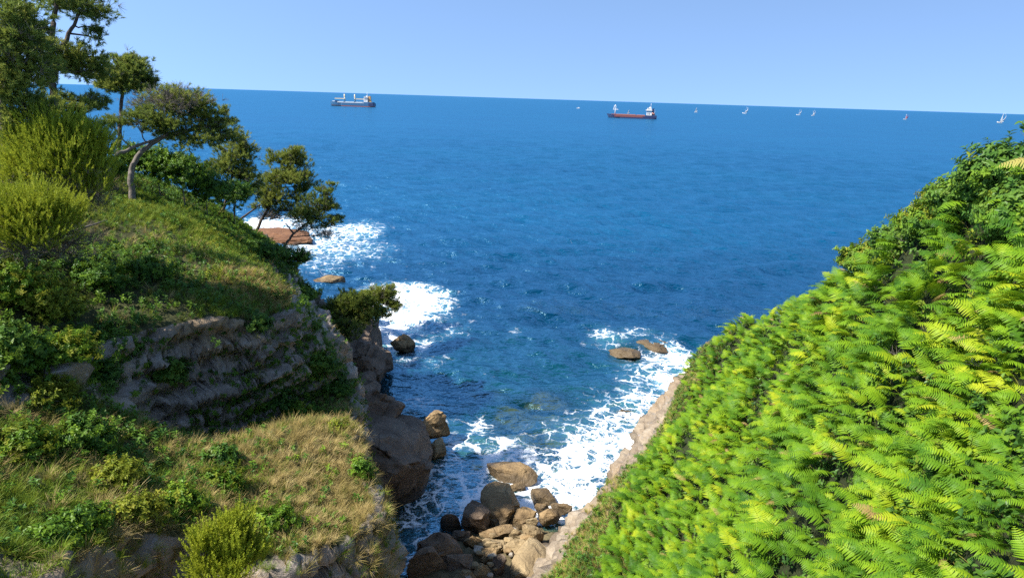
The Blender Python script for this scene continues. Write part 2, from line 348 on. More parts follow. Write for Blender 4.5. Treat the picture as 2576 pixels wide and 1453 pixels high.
tag(mesh_obj('seabed', np.c_[Q, seabed_z(Q)], F, M_BED, smooth=True), kind='structure')

# ------------------------------------------------------------------ sea
ang = np.radians(np.linspace(-78, 78, 760))
rr = [14.0]
while rr[-1] < 45000: rr.append(rr[-1]*(1+np.interp(rr[-1], [14, 130, 500, 2000, 45000], [0.0055, 0.0055, 0.010, 0.04, 0.15])))
rr = np.array(rr); A, Rr = np.meshgrid(ang, rr)
Q = np.c_[(Rr*np.sin(A)).ravel(), (Rr*np.cos(A)).ravel()]; r = Rr.ravel()
cellr = r*np.interp(r, [14, 130, 500, 2000, 45000], [0.0055, 0.0055, 0.010, 0.04, 0.15])
WR = np.random.default_rng(3); zw = np.zeros(len(Q))
for k in range(46):
    lam = 1.3*(16/1.3)**(k/45.0); th = math.radians(262 + WR.normal(0, 26)); kv = np.array([math.cos(th), math.sin(th)])*2*math.pi/lam
    amp = 0.021*lam**0.66*WR.uniform(0.6, 1.2); ph = Q @ kv + WR.uniform(0, 6.28)
    s = np.sin(ph); s = 1-2*np.abs(np.sin(ph/2+1.0)) if lam < 4 else s
    zw += amp*np.where(cellr < lam/3.5, 1, np.where(cellr < lam/2, 0.5, 0))*s
shel = sstep(36, 78, Q[:, 1]); zw *= 0.3+0.7*shel
def ell(px, py, rx, ry):           # an ellipse of water seen at that place, in metres
    c = atz(px, py); d = math.sqrt(c[0]**2+c[1]**2+HC**2); return c[0], c[1], rx*d/FPX, ry*d*d/(FPX*HC)
FOAM = [ # px, py, rx, ry, strength
 (670,565,70,14,1.1),(800,590,70,22,0.75),(880,580,60,18,0.8),(850,625,95,26,0.62),(800,660,70,18,0.5),(780,620,50,20,0.75),(930,640,50,30,0.35),
 (1000,740,70,24,1.15),(1070,765,46,26,1.15),(1015,800,50,32,1.1),(1000,850,45,22,0.85),(960,830,40,18,1.1),(1100,820,60,25,0.55),(1050,860,60,25,0.55),(1150,800,60,22,0.32),(1070,900,50,30,0.4),(1020,905,40,20,0.55),
 (1300,835,18,16,0.42),(1420,605,70,10,0.2),(1040,660,40,12,0.2),(1220,820,50,18,0.22),
 (1530,848,42,20,0.55),(1600,835,40,12,0.5),(1480,865,30,12,0.35),(1620,880,60,12,0.45),(1670,905,55,30,0.85),(1640,930,60,30,0.6),(1700,900,40,35,1.0),(1600,960,50,20,0.55),(1690,960,40,24,1.0),(1570,930,40,18,0.3),
 (1630,1010,60,34,0.85),(1580,1060,80,36,0.8),(1530,1115,85,40,0.9),(1480,1170,80,44,0.95),(1440,1215,56,38,1.1),(1400,1260,46,30,1.15),(1660,1040,26,26,1.0),(1590,1120,34,30,1.2),
 (1540,1030,60,28,0.5),(1430,1100,80,34,0.55),(1480,1080,70,30,0.55),(1400,1200,60,40,.85),(1300,1130,70,20,.5),
 (1198,1078,30,24,0.75),(1270,1150,60,26,0.9),(1210,1200,40,36,0.75),(1330,1170,50,30,0.7),(1350,1225,55,30,1.1),(1220,1245,50,24,0.95),(1300,1235,30,20,1.2),(1340,1290,40,24,1.2),(1390,1170,40,30,0.7),(1180,1160,36,24,0.5),
 (1140,1130,60,34,0.62),(1130,1190,50,36,0.66),(1110,1250,70,44,0.7),(1060,1320,60,44,0.66),(1010,1390,50,40,0.62),(985,1420,40,26,0.6),(1170,1270,50,28,0.66),
 (1040,1010,60,26,0.45),(1010,1050,50,26,0.5),(1080,1060,60,26,0.42),(1090,990,70,26,0.25),(1200,960,40,30,0.2),(1330,1010,40,20,0.18),(1500,985,60,16,0.3)]
foam = np.zeros(len(Q)); jig = np.c_[fbm(np.c_[Q, r*0], 4.0, 4, 5), fbm(np.c_[Q, r*0], 4.0, 4, 6)]*1.6
nearm = r < 260; Qn = Q[nearm] + jig[nearm]; fn = np.zeros(len(Qn))
for px, py, rx, ry, s in FOAM:
    cx, cy, ax, ay = ell(px, py, rx*1.4, ry*1.4); e = ((Qn[:, 0]-cx)/ax)**2+((Qn[:, 1]-cy)/ay)**2
    fn = np.maximum(fn, s*np.exp(-e**1.3*0.7)) 
foam[nearm] = fn
zw[nearm] += 0.16*np.clip(fn-0.5, 0, 1)*(0.5+fbm(np.c_[Qn, fn*0], 1.3, 3, 8))
bedz = np.interp(Q[:, 1], [60, 109, 200, 420], [-7, -9.0, -22, -42]); bm_ = (np.abs(Q[:, 0]-5) < 34) & (Q[:, 1] < 109) & (r > 10); bedz[bm_] = seabed_z(Q[bm_])
SUBM = [(1290,1050,62,44,3.1),(1380,1010,70,34,3.0),(1230,990,45,16,2.6),(1380,1140,50,26,1.7),(1345,1105,30,20,1.6),(1600,880,60,26,2.0),(1570,1040,28,14,1.4)]
depth = np.clip(-bedz, 0, 42)
for px, py, rx, ry, s in SUBM:
    cx, cy, ax, ay = ell(px, py, rx, ry); e = ((Q[:, 0]-cx)/ax)**2+((Q[:, 1]-cy)/ay)**2
    depth = depth*(1-0.80*np.exp(-e**1.5*0.7))
ny, nx = A.shape; I = np.arange(nx*ny).reshape(ny, nx)
F = np.stack([I[:-1, :-1].ravel(), I[:-1, 1:].ravel(), I[1:, 1:].ravel(), I[1:, :-1].ravel()], 1)[:, ::-1]
def mat_sea():
    t = NT('sea_water'); P = t.pos(); fo = t.attr('foam'); dp = t.attr('depth')
    # ripples finer than the mesh
    m1 = t.mapping(P, (0.55, 1.0, 1), (0, 0, 0.14))
    n1 = t.noise(m1, 0.8, 4, 0.55); n2 = t.noise(m1, 0.16, 5, 0.6); n3 = t.noise(t.mapping(P, (0.35, 1.0, 1), (0, 0, 0.1)), 0.035, 4, 0.6)
    h = t.math('ADD', t.math('MULTIPLY', n1, 0.60), t.math('ADD', t.math('MULTIPLY', n2, 1.5), t.math('MULTIPLY', n3, 1.0)))
    nb = t.bump(h, 1.0, 1.1)
    # water body: the deeper, the less of the bottom shows
    op = t.ramp(dp, [(0.0, (0.08,)*3), (0.07, (0.30,)*3), (0.17, (0.68,)*3), (0.33, (0.95,)*3), (0.5, (1, 1, 1))])
    patch = t.noise(t.mapping(P, (0.5, 1, 1)), 0.02, 3)
    body = t.mix(t.smooth(dp, 0.08, 0.5), (0.004, 0.070, 0.095), (0.0006, 0.027, 0.068))
    body = t.mix(t.smooth(dp, 0.28, 1.25), body, t.mix(t.smooth(patch, 0.35, 0.65), (0.0008, 0.070, 0.160), (0.001, 0.082, 0.175)))
    milk = t.smooth(fo, 0.15, 0.9); body = t.mix(t.math('MULTIPLY', milk, 0.6), body, (0.10, 0.33, 0.42))
    dif = t.n('ShaderNodeBsdfDiffuse'); t.l(body, dif.inputs[0]); t.l(nb, dif.inputs['Normal'])
    trn = t.n('ShaderNodeBsdfTransparent'); trn.inputs[0].default_value = (0.75, 0.95, 0.88, 1)
    w = t.n('ShaderNodeMixShader'); t.l(op, w.inputs[0]); t.l(trn.outputs[0], w.inputs[1]); t.l(dif.outputs[0], w.inputs[2])
    gl = t.n('ShaderNodeBsdfGlossy', Roughness=0.2, Color=(0.34, 0.66, 0.86, 1)); t.l(nb, gl.inputs['Normal'])
    fr = t.n('ShaderNodeFresnel', IOR=1.33); t.l(nb, fr.inputs['Normal'])
    ws = t.n('ShaderNodeMixShader'); t.l(t.math('MULTIPLY', fr.outputs[0], 0.55), ws.inputs[0]); t.l(w.outputs[0], ws.inputs[1]); t.l(gl.outputs[0], ws.inputs[2])
    # foam: lace that closes up where the water breaks hardest
    wv = t.n('ShaderNodeTexNoise', Scale=0.8, Detail=4, Roughness=0.6); t.l(P, wv.inputs['Vector'])
    pw = t.n('ShaderNodeVectorMath', _operation='MULTIPLY_ADD'); t.l(wv.outputs['Color'], pw.inputs[0]); pw.inputs[1].default_value = (2.4, 2.4, 0); t.l(P, pw.inputs[2])
    flat = t.mapping(pw.outputs[0], (0.8, 1, 0.0))
    lac = None
    for sc, wgt in ((0.75, 1.0), (1.9, 0.75), (4.5, 0.5)):
        v = t.n('ShaderNodeTexVoronoi', _feature='DISTANCE_TO_EDGE', Scale=sc); t.l(flat, v.inputs['Vector'])
        e = t.math('MULTIPLY', t.math('SUBTRACT', 1.0, t.smooth(v.outputs['Distance'], 0.0, 0.22)), wgt)
        lac = e if lac is None else t.math('MAXIMUM', lac, e)
    br = t.noise(P, 0.5, 5, 0.65); fine = t.noise(P, 5.0, 4, 0.7)
    lv = t.math('ADD', t.math('MULTIPLY', lac, 0.55), t.math('ADD', t.math('MULTIPLY', br, 0.80), t.math('MULTIPLY', fine, 0.25)))   # about 0.4..1.1
    v = t.math('ADD', lv, t.math('MULTIPLY', fo, 0.62))
    fm = t.math('MULTIPLY', t.smooth(v, 1.24, 1.58), t.smooth(fo, 0.04, 0.2))
    cap = t.smooth(t.math('ADD', t.noise(t.mapping(P, (0.5, 1.2, 1)), 0.22, 3, 0.5), t.math('MULTIPLY', n1, 0.2)), 0.90, 0.97)
    fd = t.n('ShaderNodeBsdfDiffuse'); fd.inputs[0].default_value = (0.88, 0.90, 0.92, 1); t.l(t.bump(v, 0.5, 0.25), fd.inputs['Normal'])
    o = t.n('ShaderNodeMixShader'); t.l(fm, o.inputs[0]); t.l(ws.outputs[0], o.inputs[1]); t.l(fd.outputs[0], o.inputs[2])
    return t.finish(o.outputs[0])
sea = mesh_obj('sea', np.c_[Q, zw], F, mat_sea(), smooth=True); tag(sea, kind='structure')
for nm, v in (('foam', foam), ('depth', depth/14.0)):
    a = sea.data.attributes.new(nm, 'FLOAT', 'POINT'); a.data.foreach_set('value', v.astype(np.float32))
print('sea quads', len(F))

# ------------------------------------------------------------------ plant pieces and scattering
def hit(T, px, py):
    h = T['bvh'].ray_cast(Vector((0, 0, HC)), Vector(ray(px, py))); return np.array(h[0]) if h[0] is not None else None
class MB:
    def __init__(s): s.v = []; s.f = []
    def add(s, vs, fs):
        o = len(s.v); s.v += [tuple(map(float, v)) for v in vs]; s.f += [tuple(i+o for i in f) for f in fs]
    def box(s, c, d, rz=0.0, taper=1.0):
        cx, cy, cz = c; dx, dy, dz = (x/2 for x in d); ca, sa = math.cos(rz), math.sin(rz); vs = []
        for zz, k in ((-dz, 1), (dz, taper)):
            for x, y in ((-dx, -dy), (dx, -dy), (dx, dy), (-dx, dy)):
                x *= k; y *= k; vs.append((cx+x*ca-y*sa, cy+x*sa+y*ca, cz+zz))
        s.add(vs, [(3, 2, 1, 0), (4, 5, 6, 7), (0, 1, 5, 4), (1, 2, 6, 5), (2, 3, 7, 6), (3, 0, 4, 7)])
    def tube(s, path, radii, k=6):
        path = [Vector(p) for p in path]; n = len(path); o = len(s.v); up = Vector((0.3, 0.1, 1)).normalized()
        for i, p in enumerate(path):
            t = (path[min(n-1, i+1)]-path[max(0, i-1)]).normalized(); a = t.cross(up)
            if a.length < 1e-3: a = t.cross(Vector((1, 0, 0)))
            a.normalize(); b = t.cross(a); r = radii[i] if hasattr(radii, '__len__') else radii
            for j in range(k):
                q = 2*math.pi*j/k; s.v.append(tuple(p+(a*math.cos(q)+b*math.sin(q))*r))
        for i in range(n-1):
            for j in range(k):
                s.f.append((o+i*k+j, o+i*k+(j+1) % k, o+(i+1)*k+(j+1) % k, o+(i+1)*k+j))
        s.f.append(tuple(o+j for j in range(k))[::-1]); s.f.append(tuple(o+(n-1)*k+j for j in range(k)))
    def build(s, name, mat=None, parent=None, smooth=False, link=True): return mesh_obj(name, np.array(s.v), s.f, mat, parent, smooth, link)
PROTO = {}
def proto_set(key, objs):
    col = bpy.data.collections.new('pieces_'+key)
    for i, o in enumerate(objs): o.name = 'piece_%s_%02d' % (key, i); col.objects.link(o)
    PROTO[key] = (col, len(objs))
def gn_group(col):
    g = bpy.data.node_groups.new('scatter_'+col.name, 'GeometryNodeTree')
    g.interface.new_socket('Geometry', in_out='INPUT', socket_type='NodeSocketGeometry'); g.interface.new_socket('Geometry', in_out='OUTPUT', socket_type='NodeSocketGeometry')
    gi = g.nodes.new('NodeGroupInput'); go = g.nodes.new('NodeGroupOutput'); ip = g.nodes.new('GeometryNodeInstanceOnPoints')
    ci = g.nodes.new('GeometryNodeCollectionInfo'); ci.inputs['Collection'].default_value = col; ci.inputs['Separate Children'].default_value = True; ci.inputs['Reset Children'].default_value = True
    def na(nm, ty):
        a = g.nodes.new('GeometryNodeInputNamedAttribute'); a.data_type = ty; a.inputs['Name'].default_value = nm; return a.outputs['Attribute']
    er = g.nodes.new('FunctionNodeEulerToRotation'); L = g.links.new
    L(na('rot', 'FLOAT_VECTOR'), er.inputs[0]); L(er.outputs[0], ip.inputs['Rotation']); L(na('scl', 'FLOAT'), ip.inputs['Scale']); L(na('idx', 'INT'), ip.inputs['Instance Index'])
    ip.inputs['Pick Instance'].default_value = True
    L(gi.outputs[0], ip.inputs['Points']); L(ci.outputs[0], ip.inputs['Instance']); L(ip.outputs[0], go.inputs[0]); return g
GROUPS = {}
def scatter(name, key, pts, rot, scl, idx, parent=None):
    me = bpy.data.meshes.new(name); n = len(pts); me.vertices.add(n); me.vertices.foreach_set('co', np.asarray(pts, np.float32).ravel())
    for nm, ty, v, f in (('rot', 'FLOAT_VECTOR', rot, 'vector'), ('scl', 'FLOAT', scl, 'value'), ('idx', 'INT', idx, 'value')):
        a = me.attributes.new(nm, ty, 'POINT'); a.data.foreach_set(f, np.asarray(v, np.int32 if ty == 'INT' else np.float32).ravel())
    o = bpy.data.objects.new(name, me); S.collection.objects.link(o); o.parent = parent
    if key not in GROUPS: GROUPS[key] = gn_group(PROTO[key][0])
    md = o.modifiers.new('scatter', 'NODES'); md.node_group = GROUPS[key]; return o
def orient(D, spin):
    """euler angles that turn +Z onto each direction D, with a spin about it first"""
    D = np.asarray(D, float); D = D/np.linalg.norm(D, axis=1)[:, None]; out = np.empty((len(D), 3))
    for i, (d, s) in enumerate(zip(D, spin)):
        q = Vector(d).to_track_quat('Z', 'Y') @ Euler((0, 0, s)).to_quaternion(); out[i] = q.to_euler()[:]
    return out
def face_points(T, dens, margin=140):
    m = inframe(T['c'], margin) & (dens > 0); F = T['F'][m]; cnt = rng.poisson(T['a'][m]*dens[m])
    k = np.repeat(np.arange(len(F)), cnt); u, v = rng.random(len(k)), rng.random(len(k)); P = T['P']; f = F[k]
    fl = u+v > 1; u, v = np.where(fl, 1-u, u), np.where(fl, 1-v, v); p = P[f[:, 0]]*(1-u-v)[:, None]+P[f[:, 1]]*u[:, None]+P[f[:, 2]]*v[:, None]
    return p, T['n'][m][k]

def blade_tuft(n, hgt, spread, w, mat, lean=0.5, rs=1, nseg=3):
    r = random.Random(rs); m = MB()
    for i in range(n):
        a = r.uniform(0, 6.283); h = hgt*r.uniform(0.55, 1.1); b = Vector((math.cos(a), math.sin(a), 0)); s = b.cross(Vector((0, 0, 1)))
        base = b*r.uniform(0, spread*0.4); ln = lean*r.uniform(0.3, 1.3); vs = []
        for j in range(nseg+1):
            t = j/nseg; c = base+b*(ln*h*t*t)+Vector((0, 0, h*t*(1-0.25*ln*t))); ww = w*(1-t)**0.7+0.0008
            vs += [c-s*ww, c+s*ww]
        m.add(vs, [(2*j, 2*j+1, 2*j+3, 2*j+2) for j in range(nseg)])
    return m.build('piece', mat, link=False)
def leaf_quad(m, base, d, nrm, L, Wd, fold=0.25, droop=0.2):
    d = d.normalized(); s = d.cross(nrm).normalized(); n = s.cross(d).normalized()
    p = [base, base+d*L*0.35+s*Wd*0.5+n*fold*Wd, base+d*L*0.35-s*Wd*0.5+n*fold*Wd, base+d*L*0.75+s*Wd*0.34+n*(fold*Wd*0.6-droop*L*0.3), base+d*L*0.75-s*Wd*0.34+n*(fold*Wd*0.6-droop*L*0.3), base+d*L-n*droop*L*0.6, base+d*L*0.4, base+d*L*0.75-n*droop*L*0.3]
    m.add(p, [(0, 1, 6), (0, 6, 2), (1, 3, 7, 6), (6, 7, 4, 2), (3, 5, 7), (7, 5, 4)])
def leaf_sprig(n, L, Wd, stem, mat, rs=1, up=0.4):
    r = random.Random(rs); m = MB(); tip = Vector((r.uniform(-.2, .2), r.uniform(-.2, .2), 1)).normalized()*stem
    m.tube([(0, 0, 0), tuple(tip*0.5), tuple(tip)], [0.006, 0.004, 0.002], 3)
    for i in range(n):
        t = 0.25+0.75*(i+0.5)/n; a = i*2.4+r.uniform(-.5, .5); d = Vector((math.cos(a), math.sin(a), up+r.uniform(-.35, .35)))
        leaf_quad(m, tip*t, d, Vector((r.uniform(-.3, .3), r.uniform(-.3, .3), 1)), L*r.uniform(.65, 1.15), Wd*r.uniform(.75, 1.1))
    return m.build('piece', mat, link=False)
def needle_tuft(n, L, mat, rs=1, w=0.006, stem=0.12, cone=1.0):
    r = random.Random(rs); m = MB(); m.tube([(0, 0, -stem*1.4), (0, 0, stem)], [0.010, 0.006], 3)
    for i in range(n):
        z = r.uniform(-0.6*stem, stem); a = r.uniform(0, 6.283); u = r.uniform(0.15, 1.0)*cone
        d = Vector((math.cos(a)*u, math.sin(a)*u, 1.0-0.45*u)).normalized(); s = d.cross(Vector((r.random()-.5, r.random()-.5, r.random()-.5))).normalized()*w
        b = Vector((0, 0, z)); l = L*r.uniform(.7, 1.1); m.add([b-s, b+s, b+d*l*0.6+s*1.2, b+d*l, b+d*l*0.6-s*1.2], [(0, 1, 2, 4), (4, 2, 3)])
    return m.build('piece', mat, link=False)
def plume(mat, rs=1, L=0.75):
    """feathery upright spray of a heather or tamarisk bush"""
    r = random.Random(rs); m = MB(); m.tube([(0, 0, -0.1), (0.02, 0, L*0.5), (0.06, 0.02, L)], [0.008, 0.005, 0.002], 3)
    for i in range(46):
        t = r.uniform(0.05, 1); b = Vector((0.06*t*t, 0.02*t, L*t)); a = r.uniform(0, 6.283); l = 0.17*(1.1-t*0.75)*r.uniform(.6, 1.2)
        d = Vector((math.cos(a)*.75, math.sin(a)*.75, 0.9)).normalized(); s = d.cross(Vector((r.random()-.5, r.random()-.5, .2))).normalized()*0.012
        m.add([b-s*.6, b+s*.6, b+d*l*.6+s, b+d*l, b+d*l*.6-s], [(0, 1, 2, 4), (4, 2, 3)])
    return m.build('piece', mat, link=False)

M_GREEN = mat_leaf('green_grass', [(0.08, 0.15, 0.016), (0.15, 0.25, 0.024), (0.25, 0.33, 0.03), (0.36, 0.35, 0.06)], 0.3)
M_DRY = mat_leaf('dry_grass', [(0.17, 0.16, 0.04), (0.32, 0.25, 0.08), (0.46, 0.35, 0.14), (0.54, 0.43, 0.20)], 0.25, 0.6)
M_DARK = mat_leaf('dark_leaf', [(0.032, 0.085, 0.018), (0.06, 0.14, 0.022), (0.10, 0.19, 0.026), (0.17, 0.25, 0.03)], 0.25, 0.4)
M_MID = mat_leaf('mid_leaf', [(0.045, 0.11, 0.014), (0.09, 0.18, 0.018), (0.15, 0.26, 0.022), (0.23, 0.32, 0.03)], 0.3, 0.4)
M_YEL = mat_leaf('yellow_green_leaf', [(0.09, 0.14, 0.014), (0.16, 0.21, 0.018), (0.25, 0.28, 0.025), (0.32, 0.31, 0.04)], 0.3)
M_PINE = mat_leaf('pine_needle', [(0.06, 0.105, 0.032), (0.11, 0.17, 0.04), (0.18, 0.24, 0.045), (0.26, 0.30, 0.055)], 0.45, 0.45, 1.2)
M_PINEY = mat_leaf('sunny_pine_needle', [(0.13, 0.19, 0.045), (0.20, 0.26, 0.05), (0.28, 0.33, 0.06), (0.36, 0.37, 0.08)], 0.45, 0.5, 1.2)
M_TAM = mat_leaf('feathery_leaf', [(0.16, 0.22, 0.02), (0.27, 0.33, 0.026), (0.38, 0.43, 0.034), (0.46, 0.48, 0.05)], 0.35, 0.5, 1.2)
M_FERN = mat_leaf('bracken', [(0.030, 0.095, 0.012), (0.085, 0.19, 0.014), (0.18, 0.31, 0.014), (0.38, 0.42, 0.02)], 0.28, 0.45, 1.8, 0.12, (0.28, 0.44, 0.008))
M_BARK = mat_rock('pine_bark', [(0.05, 0.038, 0.03), (0.11, 0.085, 0.065), (0.19, 0.155, 0.125)], 5.0, 0.3)
M_TWIG = mat_rock('grey_twig', [(0.10, 0.085, 0.07), (0.20, 0.17, 0.14), (0.30, 0.27, 0.23)], 6.0, 0.2)
M_STALK = mat_leaf('fern_stalk', [(0.16, 0.20, 0.03), (0.25, 0.26, 0.05), (0.26, 0.18, 0.06)], 0.1)

def twig_piece(rs):
    r = random.Random(rs); m = MB()
    for i in range(7):
        d = Vector((r.uniform(-.7, .7), r.uniform(-.7, .7), r.uniform(.2, 1))).normalized(); e = d*r.uniform(.25, .5); mid = e*0.5+Vector((r.uniform(-.05, .05),)*3)
        m.tube([(0, 0, 0), tuple(mid), tuple(e)], [0.008, 0.006, 0.003], 3)
    return m.build('piece', M_TWIG, link=False)
proto_set('grass', [blade_tuft(22, 0.42, 0.3, 0.007, M_GREEN, 0.7, i) for i in range(3)] + [blade_tuft(26, 0.60, 0.35, 0.0065, M_DRY, 0.8, 10+i) for i in range(4)])
proto_set('ground', [leaf_sprig(11, 0.13, 0.075, 0.32, M_DARK, i) for i in range(3)] + [leaf_sprig(11, 0.12, 0.07, 0.34, M_MID, 5+i) for i in range(3)] + [leaf_sprig(12, 0.11, 0.05, 0.36, M_YEL, 9+i) for i in range(2)])
PINEK = ['pine_d']*1
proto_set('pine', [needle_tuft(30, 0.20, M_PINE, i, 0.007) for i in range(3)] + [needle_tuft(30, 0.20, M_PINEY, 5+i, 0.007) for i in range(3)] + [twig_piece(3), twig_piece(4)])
proto_set('plume', [plume(M_TAM, i) for i in range(4)] + [twig_piece(13), twig_piece(14)])
proto_set('bush', [leaf_sprig(14, 0.16, 0.085, 0.42, M_DARK, 20+i, 0.3) for i in range(3)] + [leaf_sprig(14, 0.15, 0.08, 0.42, M_MID, 30+i, 0.3) for i in range(3)] + [leaf_sprig(14, 0.14, 0.06, 0.42, M_YEL, 40+i, 0.3) for i in range(2)] + [twig_piece(23)])
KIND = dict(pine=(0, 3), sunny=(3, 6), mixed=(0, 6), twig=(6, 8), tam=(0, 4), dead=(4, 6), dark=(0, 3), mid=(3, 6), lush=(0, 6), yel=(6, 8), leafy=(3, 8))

def frond_parts(rs, L=1.0, stalk=0.5, n=15):
    r = random.Random(rs); mb = MB(); st = MB(); bend = r.uniform(0.75, 1.05); side = r.uniform(-.15, .15)
    def c(t):   # rachis: leaves the stalk upright, arches over to +Y and nods
        a = 0.35+bend*1.25*t; y = 0; z = 0; k = 12
        for i in range(k):
            b = 0.35+bend*1.25*t*(i+.5)/k; y += math.sin(b)*L*t/k; z += math.cos(b)*L*t/k
        return Vector((side*t*t*L, y+0.10, stalk+z))
    st.tube([(0, 0, 0), (0.0, 0.03, stalk*0.55), tuple(c(0))], [0.010, 0.009, 0.008], 4); mb.tube([tuple(c(t_/6)) for t_ in range(7)], [0.009, .0075, .006, .005, .004, .003, .002], 4)
    for i in range(n):
        t = 0.04+0.94*(i/(n-1))**0.95; p = c(t); tan = (c(min(1, t+.02))-c(max(0, t-.02))).normalized(); sx = Vector((1, 0, 0)); nrm = sx.cross(tan).normalized()
        pl = L*0.40*(1-t)**0.75*(0.80+0.2*math.sin(min(1, t*5)*1.57))+0.02
        for sg in (-1, 1):
            d = (sx*sg+tan*r.uniform(.25, .45)+nrm*r.uniform(-.05, .16)).normalized(); l = pl*r.uniform(.85, 1.1); k = max(4, int(9*l/(L*0.36)));
            side_v = d.cross(nrm).normalized(); wd = min(0.030, l*0.13)*L; droop = r.uniform(.15, .45)
            def q(u): return p+d*(l*u)-nrm*(droop*l*u*u)
            for j in range(k):
                u0, u1 = j/k, (j+1)/k; w = wd*(1-(u0)**1.6)*0.98+0.003
                a0, a1 = q(max(0, u0-.02)), q(min(1, u1+.05))
                for s2 in (-1, 1):
                    mb.add([a0, a1, q(min(1, u1+.03))+side_v*s2*w*0.92-nrm*w*.12, q(u0+.5/k)+side_v*s2*w-nrm*w*.16], [(0, 1, 2, 3)])
    return mb, st
FERN = []
for i in range(5):
    mb, st = frond_parts(100+i, 1.0, 0.42+0.05*i); FERN.append((mb, st))
def joined(mb, st, M_=None):
    M_ = M_ or M_FERN; o = mb.build('piece', M_, link=False); me = o.data; n0 = len(me.polygons)
    m2 = MB(); m2.v = list(mb.v); m2.f = list(mb.f); m2.add(st.v, st.f); o2 = m2.build('piece', M_, link=False); o2.data.materials.append(M_STALK)
    mi = np.zeros(len(o2.data.polygons), np.int32); mi[n0:] = 1; o2.data.polygons.foreach_set('material_index', mi); return o2
M_DEAD = mat_leaf('dead_bracken', [(0.15, 0.09, 0.035), (0.26, 0.17, 0.06), (0.36, 0.28, 0.10), (0.36, 0.36, 0.06)], 0.25, 0.6)
proto_set('fern', [joined(*f) for f in FERN]+[joined(FERN[1][0], FERN[1][1], M_DEAD), joined(FERN[3][0], FERN[3][1], M_DEAD)])

# ------------------------------------------------------------------ right hillside: bracken
T = TR; c = T['c']; dcam = np.linalg.norm(c-np.array([0, 0, HC]), axis=1); fx, fy, _ = proj(c)
eR, _ = line_dist(c[:, :2], REDGE[:12]); eF, _ = line_dist(c[:, :2], REDGE[11:])
def pxblob(pts, T):
    w = np.zeros(len(T['c']))
    for px, py, rm in pts:
        h = hit(T, px, py)
        if h is not None: w = np.maximum(w, np.exp(-(((T['c']-h)**2).sum(1))/(rm*rm)))
    return w
bramble = pxblob([(2540,420,1.6),(2480,470,1.6),(2400,520,1.5),(2330,560,1.5),(2250,620,1.6),(2560,500,1.2),(2180,650,1.4)], T)
thin = pxblob([(1490,1290,2.0),(1440,1360,2.2),(1400,1440,2.4),(1370,1500,2.4),(1540,1215,1.6),(1590,1150,1.4)], T)
land = (T['rock'] < 0.5) & (c[:, 2] > 2.0)
dens = np.where(land, 11.0, 0)*(1-0.95*sstep(0.25, 0.55, bramble))*(1-0.97*sstep(0.3, 0.75, thin))*np.where(c[:, 1] < 46, sstep(2.0, 3.6, eR), sstep(0.5, 1.4, eR))
gap = fbm(c, 2.4, 3, 91); dens = dens*np.where(gap < -0.24, 0.35, 1.0)
dens = np.where(dcam < 4.0, 0, dens)*np.interp(dcam, [8, 21], [3.4, 1.0])
p, n = face_points(T, dens, 200)
sx, sy, _ = proj(p+np.array([0, 0, .85])); ok_ = sy > np.interp(sx, [2000, 2080, 2200, 2300, 2450, 2576, 2800], [-99, 670, 585, 515, 400, 350, 280])-12; p, n = p[ok_], n[ok_]   # lower plants towards the crest
# fronds lean down the slope and to the light
down = np.stack([n[:, 0], n[:, 1], 0*n[:, 0]], 1); az = np.arctan2(down[:, 1], down[:, 0]) + rng.normal(0, 0.95, len(p))
tiltv = n*0.55+np.array([0, 0, 0.6]) + rng.normal(0, 0.16, (len(p), 3))
rot = np.empty((len(p), 3))
for i in range(len(p)):
    q = Vector(tiltv[i]).to_track_quat('Z', 'Y'); e = (Vector((0, 0, 1)).rotation_difference(Vector(tiltv[i]).normalized())) @ Euler((0, 0, az[i]-math.pi/2)).to_quaternion(); rot[i] = e.to_euler()[:]
scl = rng.uniform(0.40, 0.86, len(p))*(1.0+0.45*fbm(p, 2.6, 3, 97))*np.interp(np.linalg.norm(p-np.array([0, 0, HC]), axis=1), [8, 21], [0.46, 1.0]); idx = np.where(rng.random(len(p)) < 0.022, rng.integers(5, 7, len(p)), rng.integers(0, 5, len(p)))
dd = np.linalg.norm(p-np.array([0, 0, HC]), axis=1); keep = inframe(p+np.array([0, 0, .6]), -15)
order = np.argsort(np.where(keep & (idx < 5), dd/scl, 1e9))[:300]; rest = np.ones(len(p), bool); rest[order] = False
print('ferns', len(p))
tag(scatter('bracken_bank', 'fern', p[rest], rot[rest], scl[rest], idx[rest]), 'dense bank of green bracken covering the right hillside', 'bracken', kind='stuff')
fm = [(mb.build('bracken_frond', M_FERN, link=False), st.build('stalk', M_STALK, link=False)) for mb, st in FERN]
for i in order:
    a, b = fm[idx[i]]; o = a.copy(); S.collection.objects.link(o); o.name = 'bracken_frond'
    o.location = p[i]; o.rotation_euler = rot[i]; o.scale = (scl[i],)*3
    k = b.copy(); S.collection.objects.link(k); k.name = 'stalk'; k.parent = o
    tag(o, 'arching bright green bracken frond close to the viewer on the right hillside', 'fern', 'nearest bracken fronds on the right hillside')
dens2 = np.where(land, 1.6, 0)*sstep(-.05, .35, fbm(c, 3.0, 3, 95)); p, n = face_points(T, dens2); k = len(p); p = p+n*rng.uniform(.25, .55, k)[:, None]
tag(scatter('hillside_brambles', 'bush', p, orient(n*.4+np.array([0, 0, .8])+rng.normal(0, .35, (k, 3)), rng.uniform(0, 6.28, k)), rng.uniform(.5, .9, k), rng.integers(0, 9, k)), 'bramble sprays and stalks poking through the bracken on the right hillside', 'bramble', kind='stuff')
